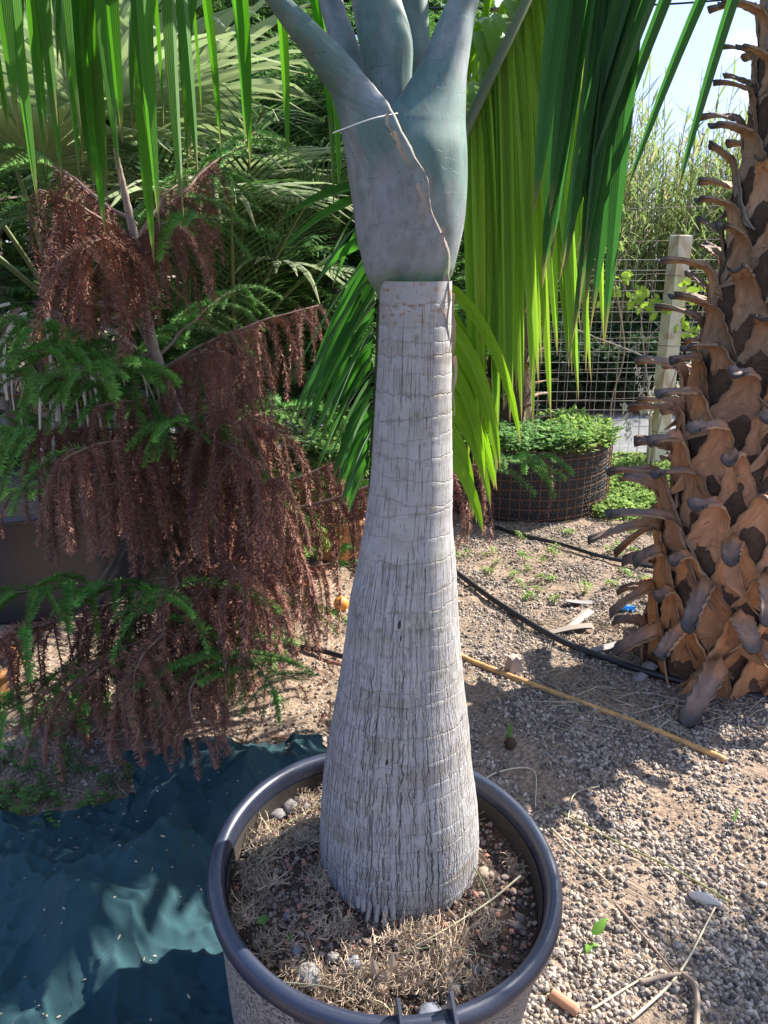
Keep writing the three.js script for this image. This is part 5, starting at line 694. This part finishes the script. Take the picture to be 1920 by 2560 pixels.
// ------------------------------------------------------------ things on the ground
{
  const L = [], rc = new THREE.Raycaster(), sheets = []; scene.updateMatrixWorld(true); scene.getObjectByName('shade_cloth').traverse((o) => { if (o.isMesh) sheets.push(o); });
  for (let k = 0; k < 190; k++) { const x = rr(-1.15, -.25), z = rr(-2.1, -.95); rc.set(V(x, 1, z), V(0, -1, 0)); const h = rc.intersectObjects(sheets, false)[0]; if (!h) continue; const e = rr(.4, 1); L.push([mat4(h.point.add(V(0, .001, 0)), euler(rr(-.3, .3), R() * 6.28, rr(-.3, .3)), V(rr(.002, .008), .0012, rr(.0012, .003))), col(.5 * e, .42 * e, .32 * e)]); }
  many('cloth_litter', pebbleGeo(81), M.pebble, L, 'specks of dry plant litter fallen on the teal shade cloth', 'litter');
}
{
  single('irrigation_hose', tubeGeo(D.hose1, .0135, 10, null, 90), M.hose, 'thick black irrigation hose curving past the clad palm trunk', 'hose');
  single('irrigation_hose', tubeGeo(D.hose2, .011, 8, null, 70), M.hose, 'thin black hose lying below the mesh planter', 'hose');
  single('irrigation_hose', tubeGeo(D.hose3, .011, 8, null, 60), M.hose, 'short run of black hose under the conifer beside the grey trunk', 'hose');
  const pt = dataTex(256, 64, (u, v) => { const a = tile(u, v, 6, 4), d = sstep(.05, .35, tile(u, v, 14, 3, 4)); return [lerp(.74 + .1 * a, .50, d * .7), lerp(.55 + .1 * a, .43, d * .7), lerp(.32 + .08 * a, .34, d * .7)]; }, true); pt.repeat.set(6, 2);
  single('yellow_pipe', tubeGeo(D.pipe.map((p, i) => [p[0], p[1] - .004 - .0045 * i, p[2]]), .0115, 12, null, 60), std({ map: pt, roughness: .6 }), 'straight yellow ochre pipe half buried in the soil', 'pipe');
  const S = D.spots, rockG = pebbleGeo(71, 2, .8), at = (k, dy = 0) => V(S[k][0], gh(S[k][0], S[k][2]) + dy, S[k][2]);
  let m = single('rock', rockG, std({ color: col(.36, .26, .19), map: soilMap, roughness: .95 }), 'pale brown rock on the shaded soil beyond the pot rim', 'rock'); m.position.copy(at('rock', .014)); m.scale.set(.02, .026, .02); m.rotation.y = 1;
  const woodM = std({ color: col(.36, .30, .25), bumpMap: bootMap, bumpScale: .004, roughness: .92 });
  const ch = new THREE.BoxGeometry(.055, .075, .04, 3, 6, 3); { const p = ch.attributes.position; for (let i = 0; i < p.count; i++) { const x = p.getX(i), y = p.getY(i), z = p.getZ(i); p.setXYZ(i, x * (1 - .25 * y / .04) + .004 * n3(x * 60, y * 60, z * 60), y + .012 * n2(x * 70, z * 70), z + .004 * n3(x * 50, y * 50, z * 50 + 5)); } ch.computeVertexNormals(); }
  m = single('wood_chunk', ch, woodM, 'weathered grey wood chunk standing on the shaded soil', 'wood'); m.position.copy(at('chunk', .03)); m.rotation.y = .4;
  m = single('bark_chip', new GB().tube(curve([[-.03, 0, 0], [0, .008, .004], [.035, .002, .0]], 10), (s) => .016 * Math.sin(Math.PI * (.2 + .7 * s)), 8, null, true, .4).geo(), std({ color: col(.55, .52, .47), roughness: .9 }), 'bleached white chip lying on the sunlit gravel', 'chip'); m.position.copy(at('white', .008)); m.rotation.y = -.45; m.scale.setScalar(1.15);
  m = single('clay_shard', new GB().tube([V(-.032, 0, 0), V(-.03, 0, 0), V(.03, .002, 0), V(.034, .002, 0)], (s) => s < .01 || s > .99 ? .008 : .0135, 14).geo(), std({ color: col(.40, .20, .12), map: terraT, roughness: .9 }), 'terracotta stub lying on the soil below the pot', 'shard'); m.position.copy(at('shard', .008)); m.rotation.y = -.75;
  const bg = new GB(), bn = 8; for (let j = 0; j <= bn; j++) for (let i = 0; i <= bn; i++) bg.v(V((i / bn - .5) * .10, .014 * (1 + n2(i * .6, j * .6)) + .004, (j / bn - .5) * .05), i / bn, j / bn); for (let j = 0; j < bn; j++) for (let i = 0; i < bn; i++) { const a = j * (bn + 1) + i; bg.q(a, a + 1, a + bn + 2, a + bn + 1); }
  m = single('plastic_scrap', bg.flat(), std({ color: col(.05, .30, .62), roughness: .5 }), 'torn bright blue plastic scrap among the dry leaf bases', 'plastic'); m.position.copy(at('blue', .002));
  const stick = std({ color: col(.24, .18, .14), roughness: .9 }), strawM = std({ color: col(.50, .44, .31), roughness: .85 });
  const sl = ['thick dark twig pointing into the corner', 'short dark twig meeting the thick one', 'tan straw lying beside the dark twigs', 'long tan straw reaching up to the white chip', 'dark thin twig running down to the fork of twigs', 'tan straw just outside the sunlit pot rim', 'dry bent stem arching beside the pot rim', 'grey stalk lying against the clad palm trunk', 'thin stem beside the pale rock in the shade', 'curved pale stem on the gravel near the pot'];
  D.sticks.forEach((l, i) => { const dark = [0, 1, 4, 7].includes(i), w = [.008, .006, .003, .0035, .0035, .003, .0028, .006, .0018, .0018][i]; single(dark ? 'twig' : 'straw', tubeGeo(l.map(([x, , z]) => V(x, gh(x, z) + .006 + w, z)), (s) => w * (1 - .35 * s), 6, null, 18), dark ? stick : strawM, sl[i], dark ? 'twig' : 'straw'); });
  single('vine_stem', tubeGeo(D.vine.map(([x, , z]) => V(x, gh(x, z) + .010, z)), .0026, 6, null, 40), std({ color: col(.28, .27, .10), roughness: .8 }), 'long olive creeping stem crossing the sunlit gravel', 'stem');
  // leafy sprout in the foreground
  const sp = thing('leafy_weed', 'small weed with one broad glossy green leaf on the sunlit soil', 'weed', at('plant').toArray()), o = at('plant');
  for (const [x, y, z, dx, dy, dz, l, w] of [[0, .03, 0, .6, .55, -.4, .055, .030], [-.005, .015, .01, .7, .1, .3, .022, .016], [-.006, .012, .01, -.4, .1, .7, .03, .018]]) { const b = o.clone().add(V(x, y, z)), d = V(dx, dy, dz).normalize(), pts = droop(b, d, l, .35, 1.5, 8); part(sp, 'leaf', new GB().blade(pts, (s) => w * .5 * Math.sin(Math.PI * (.05 + .93 * Math.pow(s, .75))), V(.6, .2, .8), .25, 0, [.16, .34, .05]).geo(), M.leafPlain); part(sp, 'stem', new GB().tube([o, b], .0012, 5).geo(), std({ color: col(.2, .3, .08) })); }
  const gb = new GB(); gb.blade(droop(V(0, 0, 0), V(.1, 1, 0).normalize(), .08, .1, 2, 6), (s) => .006 * Math.sin(Math.PI * (.12 + .86 * s)), V(1, 0, .2), .2, 0, [.14, .30, .05]); const gg = gb.geo();
  [[1265, 'beside the pale rock'], [1, 'on the sunlit gravel']].forEach(([k, w], i) => { const g2 = single('grass_blade', gg, M.leafPlain, `single upright green blade ${w}`, 'blade', null); const p = i ? V(1.02, 0, -1.86) : V(S.rock[0] - .005, 0, S.rock[2] - .02); p.y = gh(p.x, p.z); g2.position.copy(p); g2.scale.setScalar(i ? .7 : 1.1); });
  // dry leaf bases and debris round the clad trunk
  const dm = std({ vertexColors: true, roughness: .95 });
  [[.98, -2.95, 2.7, .26, 'long grey', 'nearest the hose'], [.86, -3.1, 2.9, .22, 'curved grey', 'farthest out on the soil'], [1.02, -2.70, 2.4, .20, 'short brown', 'against the foot of the trunk'], [.92, -3.25, 2.2, .24, 'bleached', 'behind the others'], [1.0, -3.4, 2.9, .2, 'narrow tan', 'toward the planter']].forEach(([x, z, a, l, adj, w], i) => {
    const d = V(Math.cos(a), 0, Math.sin(a)), b = V(x, gh(x, z) + .02, z), pts = []; for (let k = 0; k <= 8; k++) { const s = k / 8; const p = b.clone().addScaledVector(d, l * (s - .3)); p.y += .03 * Math.sin(s * 2.6 + i) * (i % 3) * .5 ; pts.push(p); } const k0 = rr(.8, 1.15), c = i % 2 ? [.30 * k0, .25 * k0, .21 * k0] : [.25 * k0, .23 * k0, .22 * k0];
    const g = new GB(); g.blade(pts, (s) => .032 * (1 - .45 * s), V(-d.z, .1, d.x), .4, .2, c); g.blade(pts.map((p) => p.clone().add(V(0, -.008, 0))), (s) => .031 * (1 - .45 * s), V(-d.z, .1, d.x), .4, .2, c); single('fallen_leaf_base', g.geo(), dm, `${adj} fallen leaf base lying ${w} of the clad palm`.replace('of the trunk foot of', 'of').replace('trunk of the', 'trunk of the'), 'leaf base', 'fallen leaf bases');
  });
  // loose straw and needles
  const sg = new GB().tube([V(-.5, 0, 0), V(-.1, .03, .05), V(.5, 0, -.03)], .011, 3, null, false).geo(), L = [];
  const add = (n, fx, fz, lo, hi) => { for (let k = 0; k < n; k++) { const x = fx(), z = fz(); if (Math.hypot(x, z + 1.22) < .33) continue; const l = rr(lo, hi), e = rr(.5, 1.15); L.push([mat4(V(x, gh(x, z) + .006, z), euler(rr(-.12, .12), R() * 6.28, rr(-.12, .12)), V(l, Math.min(l, .16), Math.min(l, .16))), col(.50 * e, .42 * e, .30 * e)]); } };
  add(1500, () => rr(.2, 2.2), () => rr(-4.6, -3.1), .03, .13); add(500, () => rr(.6, 1.5), () => rr(-3.2, -2.3), .04, .18); add(420, () => rr(.2, 1.8), () => rr(-2.4, -.5), .02, .09); add(1100, () => rr(-2, .3), () => rr(-4.2, -1.9), .03, .12);
  many('straw_litter', sg, std({ color: 0xffffff, roughness: .9 }), L, 'loose dry straw and needles littering the soil', 'litter');
  const ng = brownSets[3], F = []; for (let k = 0; k < 46; k++) { const x = rr(-1.0, .1), z = rr(-3.3, -1.85), e = rr(.8, 1.3); F.push([mat4(V(x, gh(x, z) + .012, z), euler(rr(-.2, .2), R() * 6.28, rr(.35, .6)), rr(.3, .6)), col(e, e, e)]); } many('fallen_branchlets', ng, M.needle, F, 'fallen brown conifer branchlets on the soil behind the pot', 'branchlets');
}
renderer.render(scene, camera);
